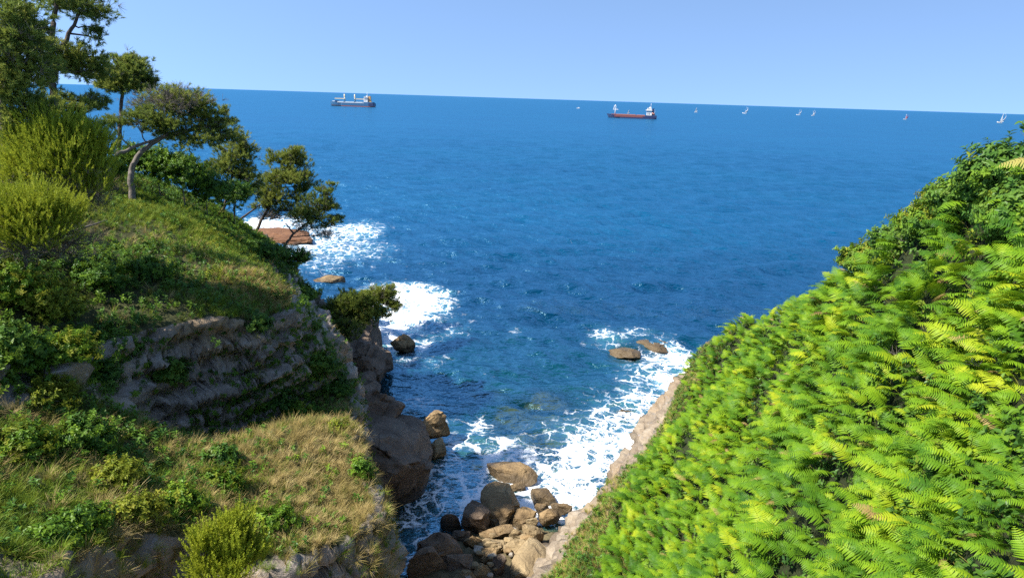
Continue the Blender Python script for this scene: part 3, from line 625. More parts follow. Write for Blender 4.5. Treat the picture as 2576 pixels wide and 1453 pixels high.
# low leaves and grass between and below the bracken
dens = np.where(land, 8.0, 0)*(1+1.0*thin)*np.interp(dcam, [8, 21], [1.8, 1.0]); p, n = face_points(T, dens)
D = n*0.6+np.array([0, 0, 0.5])+rng.normal(0, .3, (len(p), 3)); k = len(p)
tag(scatter('hillside_undergrowth', 'ground', p, orient(D, rng.uniform(0, 6.28, k)), rng.uniform(.7, 1.3, k), rng.integers(0, 5, k)), 'low leafy undergrowth between the bracken on the right hillside', 'undergrowth', kind='stuff')
dens = np.where((T['rock'] < 0.75) & (c[:, 2] > 2.5), 26.0, 0)*sstep(0.15, 0.6, thin)+np.where(land & (eR < 4.2), 18.0, 0); p, n = face_points(T, dens); k = len(p)
D = n*0.5+np.array([0, 0, .7])+rng.normal(0, .25, (k, 3))
tag(scatter('hillside_grass', 'grass', p, orient(D, rng.uniform(0, 6.28, k)), rng.uniform(.35, .8, k), np.where(rng.random(k) < .6, rng.integers(0, 3, k), rng.integers(3, 7, k))), 'short grass and dry stalks along the cliff edge below the bracken', 'grass', kind='stuff')

# ------------------------------------------------------------------ left headland: ground plants
T = TL; c = T['c']; land = (c[:, 2] > 3.5)
flat = land & (T['rock'] < 0.45); steep = land & (T['rock'] >= 0.45)
wd_ = pxblob([(800,1130,4),(880,1200,4),(820,1270,4),(720,1180,2.5),(650,1230,3),(350,1300,3),(480,1320,2.2),(80,1080,3),(120,1180,3),(690,720,3.5),(640,700,3),(740,780,2.5),(300,1010,2),(420,1000,1.6),(100,920,2),(540,770,1.6),(250,1250,2)], T)
wg = pxblob([(100,1300,3),(60,1250,3),(450,1240,2.5),(560,1220,2.5),(700,1310,2.2),(550,600,3),(450,550,3.5),(380,520,3),(350,540,2),(300,520,3),(50,1100,2),(620,660,2.5),(500,590,2.5),(160,1290,3)], T)
wk = pxblob([(450,500,4),(540,580,4),(600,620,4),(680,650,4),(720,720,2.5),(780,800,3),(820,900,3),(850,950,2.5),(640,1020,2.2),(570,1100,2),(740,980,2.5),(400,690,4),(300,680,4),(200,700,4),(480,690,3),(100,800,4),(200,820,3),(200,1080,2.5),(150,950,2),(60,640,4),(560,560,4),(640,600,3.5),(100,900,2.6),(200,875,2.2),(30,920,2.6),(260,920,1.6),(280,870,1.4)], T)
nb = fbm(c, 3.0, 4, 21)
# grass
dens = np.where(flat, 22, 0)*(0.35+1.5*np.maximum(wd_, wg))*(1-0.85*wk*(1-np.maximum(wd_, wg)))*(0.6+0.8*sstep(-.3, .3, nb)); dens += np.where(steep, 1.0, 0)*sstep(0.0, 0.4, nb)
lipd, _ = line_dist(c[:, :2], LEDGE[:14]); dens += np.where(land & (c[:, 2] > 9.5) & (lipd < 1.3), 12.0, 0)*sstep(-.35, .2, nb)
p, n = face_points(T, dens); k = len(p)
def wpts(pts, P):
    w = np.zeros(len(P))
    for px, py, rm in pts:
        hh = hit(T, px, py)
        if hh is not None: w = np.maximum(w, np.exp(-(((P-hh)**2).sum(1))/(rm*rm)))
    return w
pdry = 0.42+0.5*wpts([(800,1130,4),(880,1200,4),(820,1270,4),(650,1230,2.5),(350,1310,3),(120,1130,3),(690,730,3),(640,705,2.5),(740,780,2.5)], p)-0.38*wpts([(100,1300,3),(450,1240,2),(560,1220,2),(700,1310,2),(500,570,4),(380,520,4),(300,520,3),(60,1200,2)], p)+0.3*fbm(p, 2.0, 3, 33)-0.30*sstep(14.5, 17.5, p[:, 2])
D = n*0.35+np.array([0.1, -0.05, .75])+rng.normal(0, .22, (k, 3)); dry = rng.random(k) < pdry
print('grass', k)
tag(scatter('headland_grass', 'grass', p, orient(D, rng.uniform(0, 6.28, k)), rng.uniform(.5, 1.15, k), np.where(dry, rng.integers(3, 7, k), rng.integers(0, 3, k))), 'dry tan and green grass on the terraces of the left headland', 'grass', kind='stuff')
# leafy ground cover
dens = np.where(flat, 11, 0)*(0.40+1.3*wk)*(0.45+0.9*sstep(-.25, .25, nb)) + np.where(steep, 10.0, 0)*wk + np.where(steep, 1.2, 0)*sstep(0.05, 0.35, nb)
p, n = face_points(T, dens); k = len(p); print('cover', k)
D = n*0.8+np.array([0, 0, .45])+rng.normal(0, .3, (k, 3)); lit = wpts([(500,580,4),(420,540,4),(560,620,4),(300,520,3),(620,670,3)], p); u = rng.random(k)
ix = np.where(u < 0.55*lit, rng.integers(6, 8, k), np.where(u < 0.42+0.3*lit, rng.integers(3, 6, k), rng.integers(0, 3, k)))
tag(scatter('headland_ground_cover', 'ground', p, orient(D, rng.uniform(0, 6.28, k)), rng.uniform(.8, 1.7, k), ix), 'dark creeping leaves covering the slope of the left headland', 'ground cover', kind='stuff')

# ------------------------------------------------------------------ trees and shrubs
def woody(name, label, cat, stems, clumps, key, bark, group=None, tuft=1.0, seed=1, sub=12, rad=(0.12, 0.05), ground_T=TL, upbias=0.5, depth=0.8, twig=0.02, sink=0.15, crown='crown', stemname='trunk', dirv=None, gap=0.19):
    """stems: lists of (px, py, d); clumps: (px, py, rx, ry, d, number of tufts, kind)"""
    r = np.random.default_rng(seed); rl = random.Random(seed)
    st = [[at(*q) for q in s] for s in stems]; b = st[0][0].copy(); b[2] = ground(ground_T, b[0], b[1])-sink
    root = empty(name, tuple(b)); tag(root, label, cat, group)
    tm = MB(); samples = []
    for si, s in enumerate(st):
        pts = [b if si == 0 else s[0]] + ([s[0]] if si == 0 and s[0][2] > b[2]+0.4 else []) + s[1:]
        fine = []
        for a, e in zip(pts[:-1], pts[1:]):
            for t in np.linspace(0, 1, 5)[:-1]: fine.append(a+(e-a)*t)
        fine.append(pts[-1]); fine = np.array(fine)
        for _ in range(2): fine[1:-1] = (fine[:-2]+2*fine[1:-1]+fine[2:])/4
        fine[1:-1] += r.normal(0, rad[0]*0.18, fine[1:-1].shape); k = 1.0 if si == 0 else 0.65
        rr_ = np.linspace(rad[0]*k, rad[1]*k, len(fine)); 
        if si == 0: rr_[0] *= 1.5
        tm.tube((fine-b).tolist(), rr_.tolist(), 8); samples += [(q, x) for q, x in zip(fine, rr_)][1:]
    SP = np.array([q for q, _ in samples]); pts = []; dirs = []; idx = []
    br = MB()
    for px, py, rx, ry, d, nt_, kind in clumps:
        s = d/FPX; cc = at(px, py, d); R3 = np.array([rx*s, rx*s*depth, ry*s]); lo, hi = KIND[kind]
        cost = np.linalg.norm(SP-cc, axis=1)+1.2*np.maximum(0, SP[:, 2]-cc[2]+0.3*R3[2]); j = int(np.argmin(cost)); a = SP[j]; ra = min(samples[j][1]*0.55, 0.075)
        mid = a+(cc-a)*0.5+r.normal(0, 0.08, 3)*np.linalg.norm(cc-a)+np.array([0, 0, -0.05*np.linalg.norm(cc-a)])
        bp = [a, a+(mid-a)*.5+r.normal(0, .04, 3), mid, mid+(cc-mid)*.6+r.normal(0, .06, 3), cc]; br.tube([tuple(q-b) for q in bp], [ra, ra*.85, ra*.7, ra*.5, ra*.3], 5)
        ns = max(3, nt_//sub)
        for _ in range(ns):
            v = r.normal(0, 1, 3); v /= np.linalg.norm(v); q = cc+v*R3*(r.random()**0.45); w = bp[rl.choice((2, 3, 3, 4))]
            m2 = (q+w)/2+r.normal(0, .10, 3)*min(1.5, np.linalg.norm(q-w)); br.tube([tuple(w-b), tuple(m2-b), tuple(q-b)], [twig*1.3, twig, twig*.4], 4)
            m = sub; sp = gap*float(np.mean(R3))*r.uniform(.6, 1.1)+0.05; o = r.normal(0, 1, (m, 3))*np.array([1.15, 1.15, .6])*sp; pts.append(q+o)
            dv = (q-w)/max(.1, np.linalg.norm(q-w))*0.55+o/(np.linalg.norm(o, axis=1)[:, None]+.01)*0.5+np.array([0, 0, upbias])+r.normal(0, .2, (m, 3))
            if dirv is not None: dv = dv+np.array(dirv)
            dirs.append(dv)
            ii = r.integers(lo, hi, m)
            if kind in ('pine', 'sunny', 'mixed'): ii = np.where(r.random(m) < .05, r.integers(6, 8, m), ii)
            idx.append(ii)
    pts = np.concatenate(pts); dirs = np.concatenate(dirs); k = len(pts)
    tm.build(stemname, bark, root, True); bo = br.build('branches', bark, root, True)
    o = scatter(crown, key, pts-b, orient(dirs, r.uniform(0, 6.28, k)), r.uniform(.75, 1.25, k)*tuft, np.concatenate(idx), root); o['kind'] = 'stuff'
    return root
G = 'windswept pines on the left headland'
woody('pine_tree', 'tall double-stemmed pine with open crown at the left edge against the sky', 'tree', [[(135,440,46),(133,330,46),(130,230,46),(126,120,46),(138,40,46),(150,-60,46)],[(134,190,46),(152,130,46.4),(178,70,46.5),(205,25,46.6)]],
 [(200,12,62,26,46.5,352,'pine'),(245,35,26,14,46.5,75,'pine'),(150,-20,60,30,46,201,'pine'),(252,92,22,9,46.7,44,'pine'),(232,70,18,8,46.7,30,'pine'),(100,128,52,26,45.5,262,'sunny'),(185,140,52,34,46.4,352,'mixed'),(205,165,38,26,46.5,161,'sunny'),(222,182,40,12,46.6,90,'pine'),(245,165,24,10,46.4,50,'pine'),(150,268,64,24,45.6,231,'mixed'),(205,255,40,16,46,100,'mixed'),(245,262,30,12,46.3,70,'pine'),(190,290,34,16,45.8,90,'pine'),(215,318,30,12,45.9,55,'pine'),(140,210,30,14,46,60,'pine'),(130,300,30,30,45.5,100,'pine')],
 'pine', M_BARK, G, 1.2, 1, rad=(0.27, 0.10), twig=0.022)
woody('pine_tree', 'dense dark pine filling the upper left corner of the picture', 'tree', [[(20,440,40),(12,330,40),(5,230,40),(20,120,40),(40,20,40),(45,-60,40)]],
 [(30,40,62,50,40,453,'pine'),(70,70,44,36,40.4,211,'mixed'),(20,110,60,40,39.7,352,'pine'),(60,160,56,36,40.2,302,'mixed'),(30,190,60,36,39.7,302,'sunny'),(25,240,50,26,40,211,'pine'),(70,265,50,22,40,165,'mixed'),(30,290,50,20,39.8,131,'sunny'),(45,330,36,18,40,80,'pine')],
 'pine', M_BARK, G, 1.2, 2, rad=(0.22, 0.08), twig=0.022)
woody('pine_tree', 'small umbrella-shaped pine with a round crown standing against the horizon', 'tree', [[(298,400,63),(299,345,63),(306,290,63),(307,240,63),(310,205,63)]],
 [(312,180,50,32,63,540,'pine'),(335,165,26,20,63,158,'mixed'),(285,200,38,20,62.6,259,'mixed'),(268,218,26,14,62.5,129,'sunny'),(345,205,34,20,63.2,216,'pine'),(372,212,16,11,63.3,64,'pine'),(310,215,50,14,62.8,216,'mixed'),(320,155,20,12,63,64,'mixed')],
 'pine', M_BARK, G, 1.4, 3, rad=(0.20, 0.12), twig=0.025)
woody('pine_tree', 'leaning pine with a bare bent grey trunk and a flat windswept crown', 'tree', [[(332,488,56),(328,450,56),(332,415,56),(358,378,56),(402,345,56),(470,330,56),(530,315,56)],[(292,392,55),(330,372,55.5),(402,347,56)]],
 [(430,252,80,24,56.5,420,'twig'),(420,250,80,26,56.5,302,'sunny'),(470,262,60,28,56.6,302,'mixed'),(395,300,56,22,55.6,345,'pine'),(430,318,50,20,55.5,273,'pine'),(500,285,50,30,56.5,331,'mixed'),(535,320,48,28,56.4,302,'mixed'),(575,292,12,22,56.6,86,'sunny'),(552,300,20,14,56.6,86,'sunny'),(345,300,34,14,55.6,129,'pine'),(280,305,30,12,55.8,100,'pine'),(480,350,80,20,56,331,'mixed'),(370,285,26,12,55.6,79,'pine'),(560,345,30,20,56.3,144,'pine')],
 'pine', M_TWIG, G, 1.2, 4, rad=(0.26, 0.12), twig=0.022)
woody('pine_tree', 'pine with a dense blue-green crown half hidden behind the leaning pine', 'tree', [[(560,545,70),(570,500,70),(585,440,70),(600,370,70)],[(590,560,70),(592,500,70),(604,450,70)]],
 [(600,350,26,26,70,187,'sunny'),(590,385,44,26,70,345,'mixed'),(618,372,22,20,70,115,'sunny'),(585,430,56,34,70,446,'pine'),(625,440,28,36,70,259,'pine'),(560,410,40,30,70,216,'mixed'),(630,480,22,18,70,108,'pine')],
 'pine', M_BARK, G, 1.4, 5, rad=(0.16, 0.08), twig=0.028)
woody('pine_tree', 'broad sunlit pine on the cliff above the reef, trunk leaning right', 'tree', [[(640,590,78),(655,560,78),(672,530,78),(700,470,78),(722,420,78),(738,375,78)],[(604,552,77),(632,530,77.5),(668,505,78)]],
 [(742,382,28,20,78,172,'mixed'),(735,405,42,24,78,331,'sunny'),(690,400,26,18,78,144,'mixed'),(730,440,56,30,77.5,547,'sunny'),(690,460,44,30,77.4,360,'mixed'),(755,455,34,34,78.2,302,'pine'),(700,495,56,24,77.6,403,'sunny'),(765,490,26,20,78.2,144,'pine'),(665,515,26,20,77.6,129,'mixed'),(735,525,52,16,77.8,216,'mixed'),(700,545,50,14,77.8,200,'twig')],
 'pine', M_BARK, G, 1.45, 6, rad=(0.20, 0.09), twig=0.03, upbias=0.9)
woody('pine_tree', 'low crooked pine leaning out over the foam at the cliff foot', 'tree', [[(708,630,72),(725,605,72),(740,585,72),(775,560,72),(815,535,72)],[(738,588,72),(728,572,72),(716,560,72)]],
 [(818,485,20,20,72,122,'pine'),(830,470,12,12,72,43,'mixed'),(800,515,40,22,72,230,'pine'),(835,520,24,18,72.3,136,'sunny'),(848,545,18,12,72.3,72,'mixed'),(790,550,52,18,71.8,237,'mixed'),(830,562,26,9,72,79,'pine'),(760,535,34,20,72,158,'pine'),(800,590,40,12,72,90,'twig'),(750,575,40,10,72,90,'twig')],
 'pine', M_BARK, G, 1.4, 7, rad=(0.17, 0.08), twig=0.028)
# big feathery bush in front of the pines
woody('tamarisk_bush', 'big feathery yellow-green bush below the tall pine', 'bush', [[(150,560,40),(150,500,40),(148,440,40),(145,380,40)],[(160,540,40),(200,470,40),(225,400,40)],[(140,540,40),(90,470,40),(60,400,40)]],
 [(135,345,60,50,39.5,1008,'tam'),(190,350,45,40,39.6,624,'tam'),(80,375,50,45,39.4,720,'tam'),(230,370,36,40,40,528,'tam'),(130,410,90,55,39.2,1440,'tam'),(220,430,50,45,39.6,624,'tam'),(60,430,50,40,39.2,576,'tam'),(150,470,90,40,39.4,624,'dead'),(170,470,80,36,39.2,480,'tam'),(230,480,50,35,39.8,288,'dead')],
 'plume', M_TWIG, 'feathery bushes on the left headland', 0.75, 11, rad=(0.10, 0.04), upbias=1.3, stemname='stem', sub=10, gap=.26)
woody('tamarisk_bush', 'drooping olive-green feathery bush at the left edge, lower of the two', 'bush', [[(60,640,35),(60,590,35),(70,540,35)],[(60,640,35),(110,580,35),(150,560,35)]],
 [(50,520,70,40,34.6,816,'tam'),(110,535,50,34,34.8,528,'tam'),(20,560,50,40,34.4,576,'tam'),(80,580,80,30,34.6,528,'tam'),(130,575,40,24,34.9,288,'dead'),(160,530,30,20,35,168,'tam'),(180,610,60,30,35.5,264,'dead'),(40,620,50,26,34.5,240,'dead')],
 'plume', M_TWIG, 'feathery bushes on the left headland', 0.72, 12, rad=(0.08, 0.03), upbias=1.0, stemname='stem', sub=10, gap=.26)
BG = 'leafy bushes on the left headland'
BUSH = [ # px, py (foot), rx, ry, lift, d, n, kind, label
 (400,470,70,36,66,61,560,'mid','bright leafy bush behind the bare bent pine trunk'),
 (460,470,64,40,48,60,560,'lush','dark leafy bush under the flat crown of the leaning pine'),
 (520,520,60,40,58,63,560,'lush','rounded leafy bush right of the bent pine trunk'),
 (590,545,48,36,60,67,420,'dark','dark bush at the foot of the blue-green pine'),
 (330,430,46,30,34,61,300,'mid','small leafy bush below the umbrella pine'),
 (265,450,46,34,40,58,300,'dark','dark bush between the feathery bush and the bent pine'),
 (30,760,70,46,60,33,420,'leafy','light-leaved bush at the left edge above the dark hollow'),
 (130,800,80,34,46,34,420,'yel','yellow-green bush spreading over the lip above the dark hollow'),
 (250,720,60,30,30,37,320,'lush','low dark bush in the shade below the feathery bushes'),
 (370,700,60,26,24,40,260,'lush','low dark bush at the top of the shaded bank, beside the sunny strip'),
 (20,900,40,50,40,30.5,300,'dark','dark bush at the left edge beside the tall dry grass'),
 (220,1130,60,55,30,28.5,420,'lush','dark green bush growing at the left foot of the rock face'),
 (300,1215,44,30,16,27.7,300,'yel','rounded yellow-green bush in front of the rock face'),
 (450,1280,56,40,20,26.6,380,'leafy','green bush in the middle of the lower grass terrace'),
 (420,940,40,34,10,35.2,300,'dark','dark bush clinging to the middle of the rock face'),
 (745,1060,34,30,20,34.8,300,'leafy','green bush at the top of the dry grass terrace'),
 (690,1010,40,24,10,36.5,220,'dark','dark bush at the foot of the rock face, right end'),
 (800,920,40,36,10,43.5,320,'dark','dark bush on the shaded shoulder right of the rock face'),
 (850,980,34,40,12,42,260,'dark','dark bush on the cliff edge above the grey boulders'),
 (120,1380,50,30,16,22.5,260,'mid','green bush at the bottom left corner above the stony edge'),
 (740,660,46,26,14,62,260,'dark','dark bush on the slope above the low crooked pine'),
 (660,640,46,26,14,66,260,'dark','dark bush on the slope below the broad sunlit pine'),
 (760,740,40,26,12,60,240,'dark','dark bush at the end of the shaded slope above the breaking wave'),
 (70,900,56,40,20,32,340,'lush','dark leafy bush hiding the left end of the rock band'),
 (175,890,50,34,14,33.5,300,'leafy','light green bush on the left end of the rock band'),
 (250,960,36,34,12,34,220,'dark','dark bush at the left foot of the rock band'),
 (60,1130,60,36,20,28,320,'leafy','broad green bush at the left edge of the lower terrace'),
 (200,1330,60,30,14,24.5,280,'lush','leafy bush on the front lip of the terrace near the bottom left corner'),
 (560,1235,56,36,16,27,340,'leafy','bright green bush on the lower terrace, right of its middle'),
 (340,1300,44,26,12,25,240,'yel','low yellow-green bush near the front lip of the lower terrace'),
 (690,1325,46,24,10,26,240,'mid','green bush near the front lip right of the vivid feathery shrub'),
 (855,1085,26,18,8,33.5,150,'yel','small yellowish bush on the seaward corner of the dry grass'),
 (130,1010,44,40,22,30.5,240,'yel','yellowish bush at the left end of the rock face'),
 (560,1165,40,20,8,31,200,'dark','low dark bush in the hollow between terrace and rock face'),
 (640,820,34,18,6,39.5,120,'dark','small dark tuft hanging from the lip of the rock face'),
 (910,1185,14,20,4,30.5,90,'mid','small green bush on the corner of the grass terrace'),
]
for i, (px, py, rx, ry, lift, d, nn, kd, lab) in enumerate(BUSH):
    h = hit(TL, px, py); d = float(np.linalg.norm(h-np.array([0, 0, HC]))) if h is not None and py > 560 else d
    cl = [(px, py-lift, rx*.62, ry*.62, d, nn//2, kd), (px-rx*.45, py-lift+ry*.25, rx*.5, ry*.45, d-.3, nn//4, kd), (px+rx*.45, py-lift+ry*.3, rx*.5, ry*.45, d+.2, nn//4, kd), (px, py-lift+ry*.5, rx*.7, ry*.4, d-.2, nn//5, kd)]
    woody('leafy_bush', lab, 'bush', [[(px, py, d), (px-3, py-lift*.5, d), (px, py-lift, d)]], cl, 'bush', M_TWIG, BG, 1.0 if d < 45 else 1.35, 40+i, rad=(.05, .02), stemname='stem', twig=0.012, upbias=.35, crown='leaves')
woody('coastal_bush', 'wind-combed bush hanging over the cliff beside the breaking wave', 'bush', [[(835,800,62),(870,785,62),(920,765,62),(965,745,62)],[(850,800,62),(880,800,62),(930,800,62)]],
 [(870,765,46,26,62,420,'pine'),(910,760,46,28,62,460,'mixed'),(950,745,34,22,62.3,260,'sunny'),(975,735,22,20,62.3,150,'sunny'),(985,765,22,16,62.3,110,'sunny'),(930,790,44,22,61.8,320,'mixed'),(880,800,44,24,61.6,320,'pine'),(840,790,40,34,61.6,320,'pine'),(860,830,40,26,60,260,'pine')],
 'pine', M_TWIG, None, 1.6, 71, rad=(.09, .03), stemname='stem', twig=0.02, upbias=.8)
woody('tamarisk_bush', 'vivid green feathery shrub at the bottom edge in front of the grass terrace', 'bush', [[(560,1500,22.5),(560,1440,22.5),(575,1370,22.5)],[(560,1500,22.5),(520,1430,22.5),(512,1370,22.5)],[(565,1490,22.5),(640,1420,22.8),(660,1390,22.9)]],
 [(582,1340,20,46,22.5,170,'tam'),(580,1400,44,46,22.5,260,'tam'),(518,1400,16,54,22.4,120,'tam'),(550,1440,60,30,22.5,220,'tam'),(640,1400,44,30,22.9,140,'tam'),(600,1360,24,40,22.6,100,'tam')],
 'plume', M_TWIG, 'feathery bushes on the left headland', 0.85, 13, rad=(.05, .02), upbias=1.8, stemname='stem', sub=8)
# bramble and ivy on the crest of the right hillside
BR = [(2540,440,80,60,15.8,'dark','dark ivy clump on the hillside crest at the right edge, highest of them'),(2440,500,70,46,17.5,'lush','bramble clump on the crest, second from the right edge'),(2350,560,60,40,19.2,'leafy','bramble clump on the middle of the hillside crest'),(2270,610,60,40,21.5,'dark','dark bramble clump on the crest just above the bracken'),(2185,655,46,30,24.5,'leafy','bramble clump lowest on the hillside crest, next to the sea'),(2570,540,60,50,14.6,'dark','dark-leaved bush at the right edge below the ivy')]
for i, (px, py, rx, ry, d, kd, lab) in enumerate(BR):
    h = hit(TR, px, py+12); d = float(np.linalg.norm(h-np.array([0, 0, HC]))) if h is not None else d
    cl = [(px, py-ry*.1, rx*.7, ry*.5, d, 420, kd), (px-rx*.5, py+ry*.15, rx*.5, ry*.4, d+.2, 220, 'leafy'), (px+rx*.5, py-ry*.2, rx*.5, ry*.4, d-.2, 220, kd), (px, py+ry*.4, rx*.7, ry*.3, d-.3, 200, 'lush')]
    woody('bramble_bush', lab, 'bush', [[(px, py+ry*.6, d), (px, py, d)]], cl, 'bush', M_TWIG, 'brambles on the crest of the right hillside', .75, 90+i, rad=(.03, .01), stemname='stem', twig=.008, upbias=.3, ground_T=TR, crown='leaves', depth=0.9)
# fallen branch in the shade
lg = MB(); pa = [hit(TL, x, y)+np.array([0, 0, .35]) for x, y in ((195,592),(225,582),(250,574),(270,566))]; lg.tube([tuple(q) for q in pa], [.05, .06, .045, .02], 6)
tag(lg.build('fallen_branch', M_TWIG, smooth=True), 'pale dead branch lying in the scrub below the feathery bush', 'branch')

# ------------------------------------------------------------------ boulders
BRN = [(0.15, 0.098, 0.05), (0.28, 0.19, 0.095), (0.40, 0.28, 0.145), (0.48, 0.36, 0.21)]
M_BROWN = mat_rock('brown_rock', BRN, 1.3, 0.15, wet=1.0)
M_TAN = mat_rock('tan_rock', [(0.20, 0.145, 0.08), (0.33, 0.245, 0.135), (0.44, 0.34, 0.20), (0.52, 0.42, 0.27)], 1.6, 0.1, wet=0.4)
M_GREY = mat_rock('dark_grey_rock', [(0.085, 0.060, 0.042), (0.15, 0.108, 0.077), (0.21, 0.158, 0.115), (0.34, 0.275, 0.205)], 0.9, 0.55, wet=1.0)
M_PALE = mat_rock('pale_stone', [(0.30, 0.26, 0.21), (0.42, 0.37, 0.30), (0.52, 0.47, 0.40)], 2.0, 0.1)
def boulder(label, cx, cy, cz, rx, ry, rz, mat, seed, rot=0.0, tilt=(0, 0), sub=4, cuts=14, rough=0.13, box=0.72, blk=0.20, name='boulder', group=None, cat='rock'):
    r = np.random.default_rng(seed); bm = bmesh.new(); bmesh.ops.create_icosphere(bm, subdivisions=sub, radius=1.0)
    V = np.array([v.co[:] for v in bm.verts]); Fs = [tuple(v.index for v in f.verts) for f in bm.faces]; bm.free()
    V = np.sign(V)*np.abs(V)**box
    for _ in range(cuts):
        n = r.normal(0, 1, 3); n[2] = n[2]*0.8+0.15; n /= np.linalg.norm(n); h = r.uniform(.5, .82); s = V @ n-h; V = V-np.where(s > 0, s*0.96, 0)[:, None]*n
    V = V*np.array([rx, ry, rz]); m = min(rx, ry, rz); N = V/np.linalg.norm(V, axis=1)[:, None]
    dsp = rough*m*(1.3*fbm(V+seed*7.7, m*1.1, 4, seed) + 0.6*fbm(V*np.array([.6, .6, 1.8])+seed, m*0.4, 3, seed+3, True)); V = V+N*dsp[:, None]
    W_ = V/m+seed*3.1; v1, e1 = worley(W_*np.array([.8, .8, 1.3])+0.3*fbm(W_, .8, 2, seed)[:, None], seed); V = V+N*(m*(blk*(v1-.5)-blk*0.7*sstep(.10, 0, e1)))[:, None]
    o = mesh_obj(name, V, Fs, mat, smooth=True); o.data.set_sharp_from_angle(angle=math.radians(28)); o.location = (cx, cy, cz); o.rotation_euler = (tilt[0], tilt[1], rot); tag(o, label, cat, group); return o
def brock(label, px, py, w, h, mat, seed, zc=0.3, hz=None, group='boulders in the cove', depth=1.0, **kw):
    if group == 'boulders in the cove': w *= 1.12; h *= 1.12; kw.setdefault('blk', .12); kw.setdefault('cuts', 18)
    """boulder whose middle shows at that pixel, w x h pixels, resting around height zc"""
    p = atz(px, py, zc); d = np.linalg.norm(p-np.array([0, 0, HC])); s = d/FPX; a = math.asin((HC-zc)/d)
    rx = w*s/2; rz = hz if hz else max(.3*rx, h*s/2*0.75); ry = max(0.35*rx, (h*s/2-rz*math.cos(a)*0.6)/math.sin(a))*depth
    return boulder(label, p[0], p[1], zc, rx*1.04, ry, rz, mat, seed, group=group, **kw)
brock('brown boulder awash in foam, farthest of the cove boulders', 1283, 1185, 136, 78, M_BROWN, 1, 0.15, 1.0, rot=-.2)
brock('small brown rock in foam just behind the biggest brown boulder', 1305, 1228, 52, 30, M_BROWN, 2, 0.1, .6)
brock('foam-streaked brown rock between the breakers and the hillside', 1362, 1250, 70, 62, M_BROWN, 3, 0.1, .7)
brock('biggest brown boulder in the cove, half in shadow', 1256, 1280, 110, 112, M_BROWN, 4, 0.5, 1.6, rot=.3)
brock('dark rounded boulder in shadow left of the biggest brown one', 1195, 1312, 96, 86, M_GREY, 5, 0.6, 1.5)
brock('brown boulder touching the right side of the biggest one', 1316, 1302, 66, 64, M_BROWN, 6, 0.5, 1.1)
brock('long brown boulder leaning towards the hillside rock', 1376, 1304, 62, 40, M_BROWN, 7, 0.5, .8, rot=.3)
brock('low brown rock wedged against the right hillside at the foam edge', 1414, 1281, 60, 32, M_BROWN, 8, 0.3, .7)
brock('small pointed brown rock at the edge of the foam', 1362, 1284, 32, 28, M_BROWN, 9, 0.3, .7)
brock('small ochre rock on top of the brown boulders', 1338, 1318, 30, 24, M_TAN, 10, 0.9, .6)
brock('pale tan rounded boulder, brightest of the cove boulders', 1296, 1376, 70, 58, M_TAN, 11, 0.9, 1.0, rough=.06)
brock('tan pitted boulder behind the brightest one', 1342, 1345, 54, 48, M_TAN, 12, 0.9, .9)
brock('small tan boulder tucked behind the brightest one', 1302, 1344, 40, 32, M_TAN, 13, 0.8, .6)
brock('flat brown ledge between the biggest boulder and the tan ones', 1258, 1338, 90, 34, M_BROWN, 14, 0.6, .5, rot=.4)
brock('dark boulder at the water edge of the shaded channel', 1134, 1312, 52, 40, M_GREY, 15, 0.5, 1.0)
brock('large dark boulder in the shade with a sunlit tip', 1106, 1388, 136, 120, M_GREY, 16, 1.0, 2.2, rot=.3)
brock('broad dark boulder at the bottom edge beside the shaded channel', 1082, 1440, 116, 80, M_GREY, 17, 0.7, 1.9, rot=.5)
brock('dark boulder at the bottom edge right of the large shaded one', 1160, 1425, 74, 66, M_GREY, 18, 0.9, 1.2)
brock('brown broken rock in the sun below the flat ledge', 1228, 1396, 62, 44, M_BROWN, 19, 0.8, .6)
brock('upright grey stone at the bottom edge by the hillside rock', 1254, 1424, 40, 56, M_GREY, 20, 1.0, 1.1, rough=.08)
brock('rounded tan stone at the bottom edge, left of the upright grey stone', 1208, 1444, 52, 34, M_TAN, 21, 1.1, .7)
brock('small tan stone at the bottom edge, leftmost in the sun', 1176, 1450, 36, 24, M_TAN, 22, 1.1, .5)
brock('brown rock in the sun beside the sunlit tip of the dark boulder', 1196, 1366, 50, 36, M_BROWN, 23, 0.7, .7)
brock('dark rock filling the gap below the rounded shaded boulder', 1160, 1352, 60, 46, M_GREY, 24, 0.5, .9)
brock('long sloping pale slab along the foot of the right bank', 1352, 1412, 84, 110, M_TAN, 25, 0.9, 1.0, rot=-.5)
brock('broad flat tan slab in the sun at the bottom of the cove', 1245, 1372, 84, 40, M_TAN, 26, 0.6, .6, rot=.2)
r_ = np.random.default_rng(5)
for i in range(36):
    px, py = r_.uniform(1170, 1340), r_.uniform(1345, 1450)
    if px > 1255+(1453-py)*0.75: continue
    w = r_.uniform(10, 26); brock('small loose stone among the boulders at the bottom of the cove', px, py, w, w*.75, (M_PALE, M_TAN, M_BROWN)[i % 3], 200+i, 1.0+(py-1345)*.002, None, 'small loose stones in the cove', sub=2, cuts=5, name='stone', cat='stone')
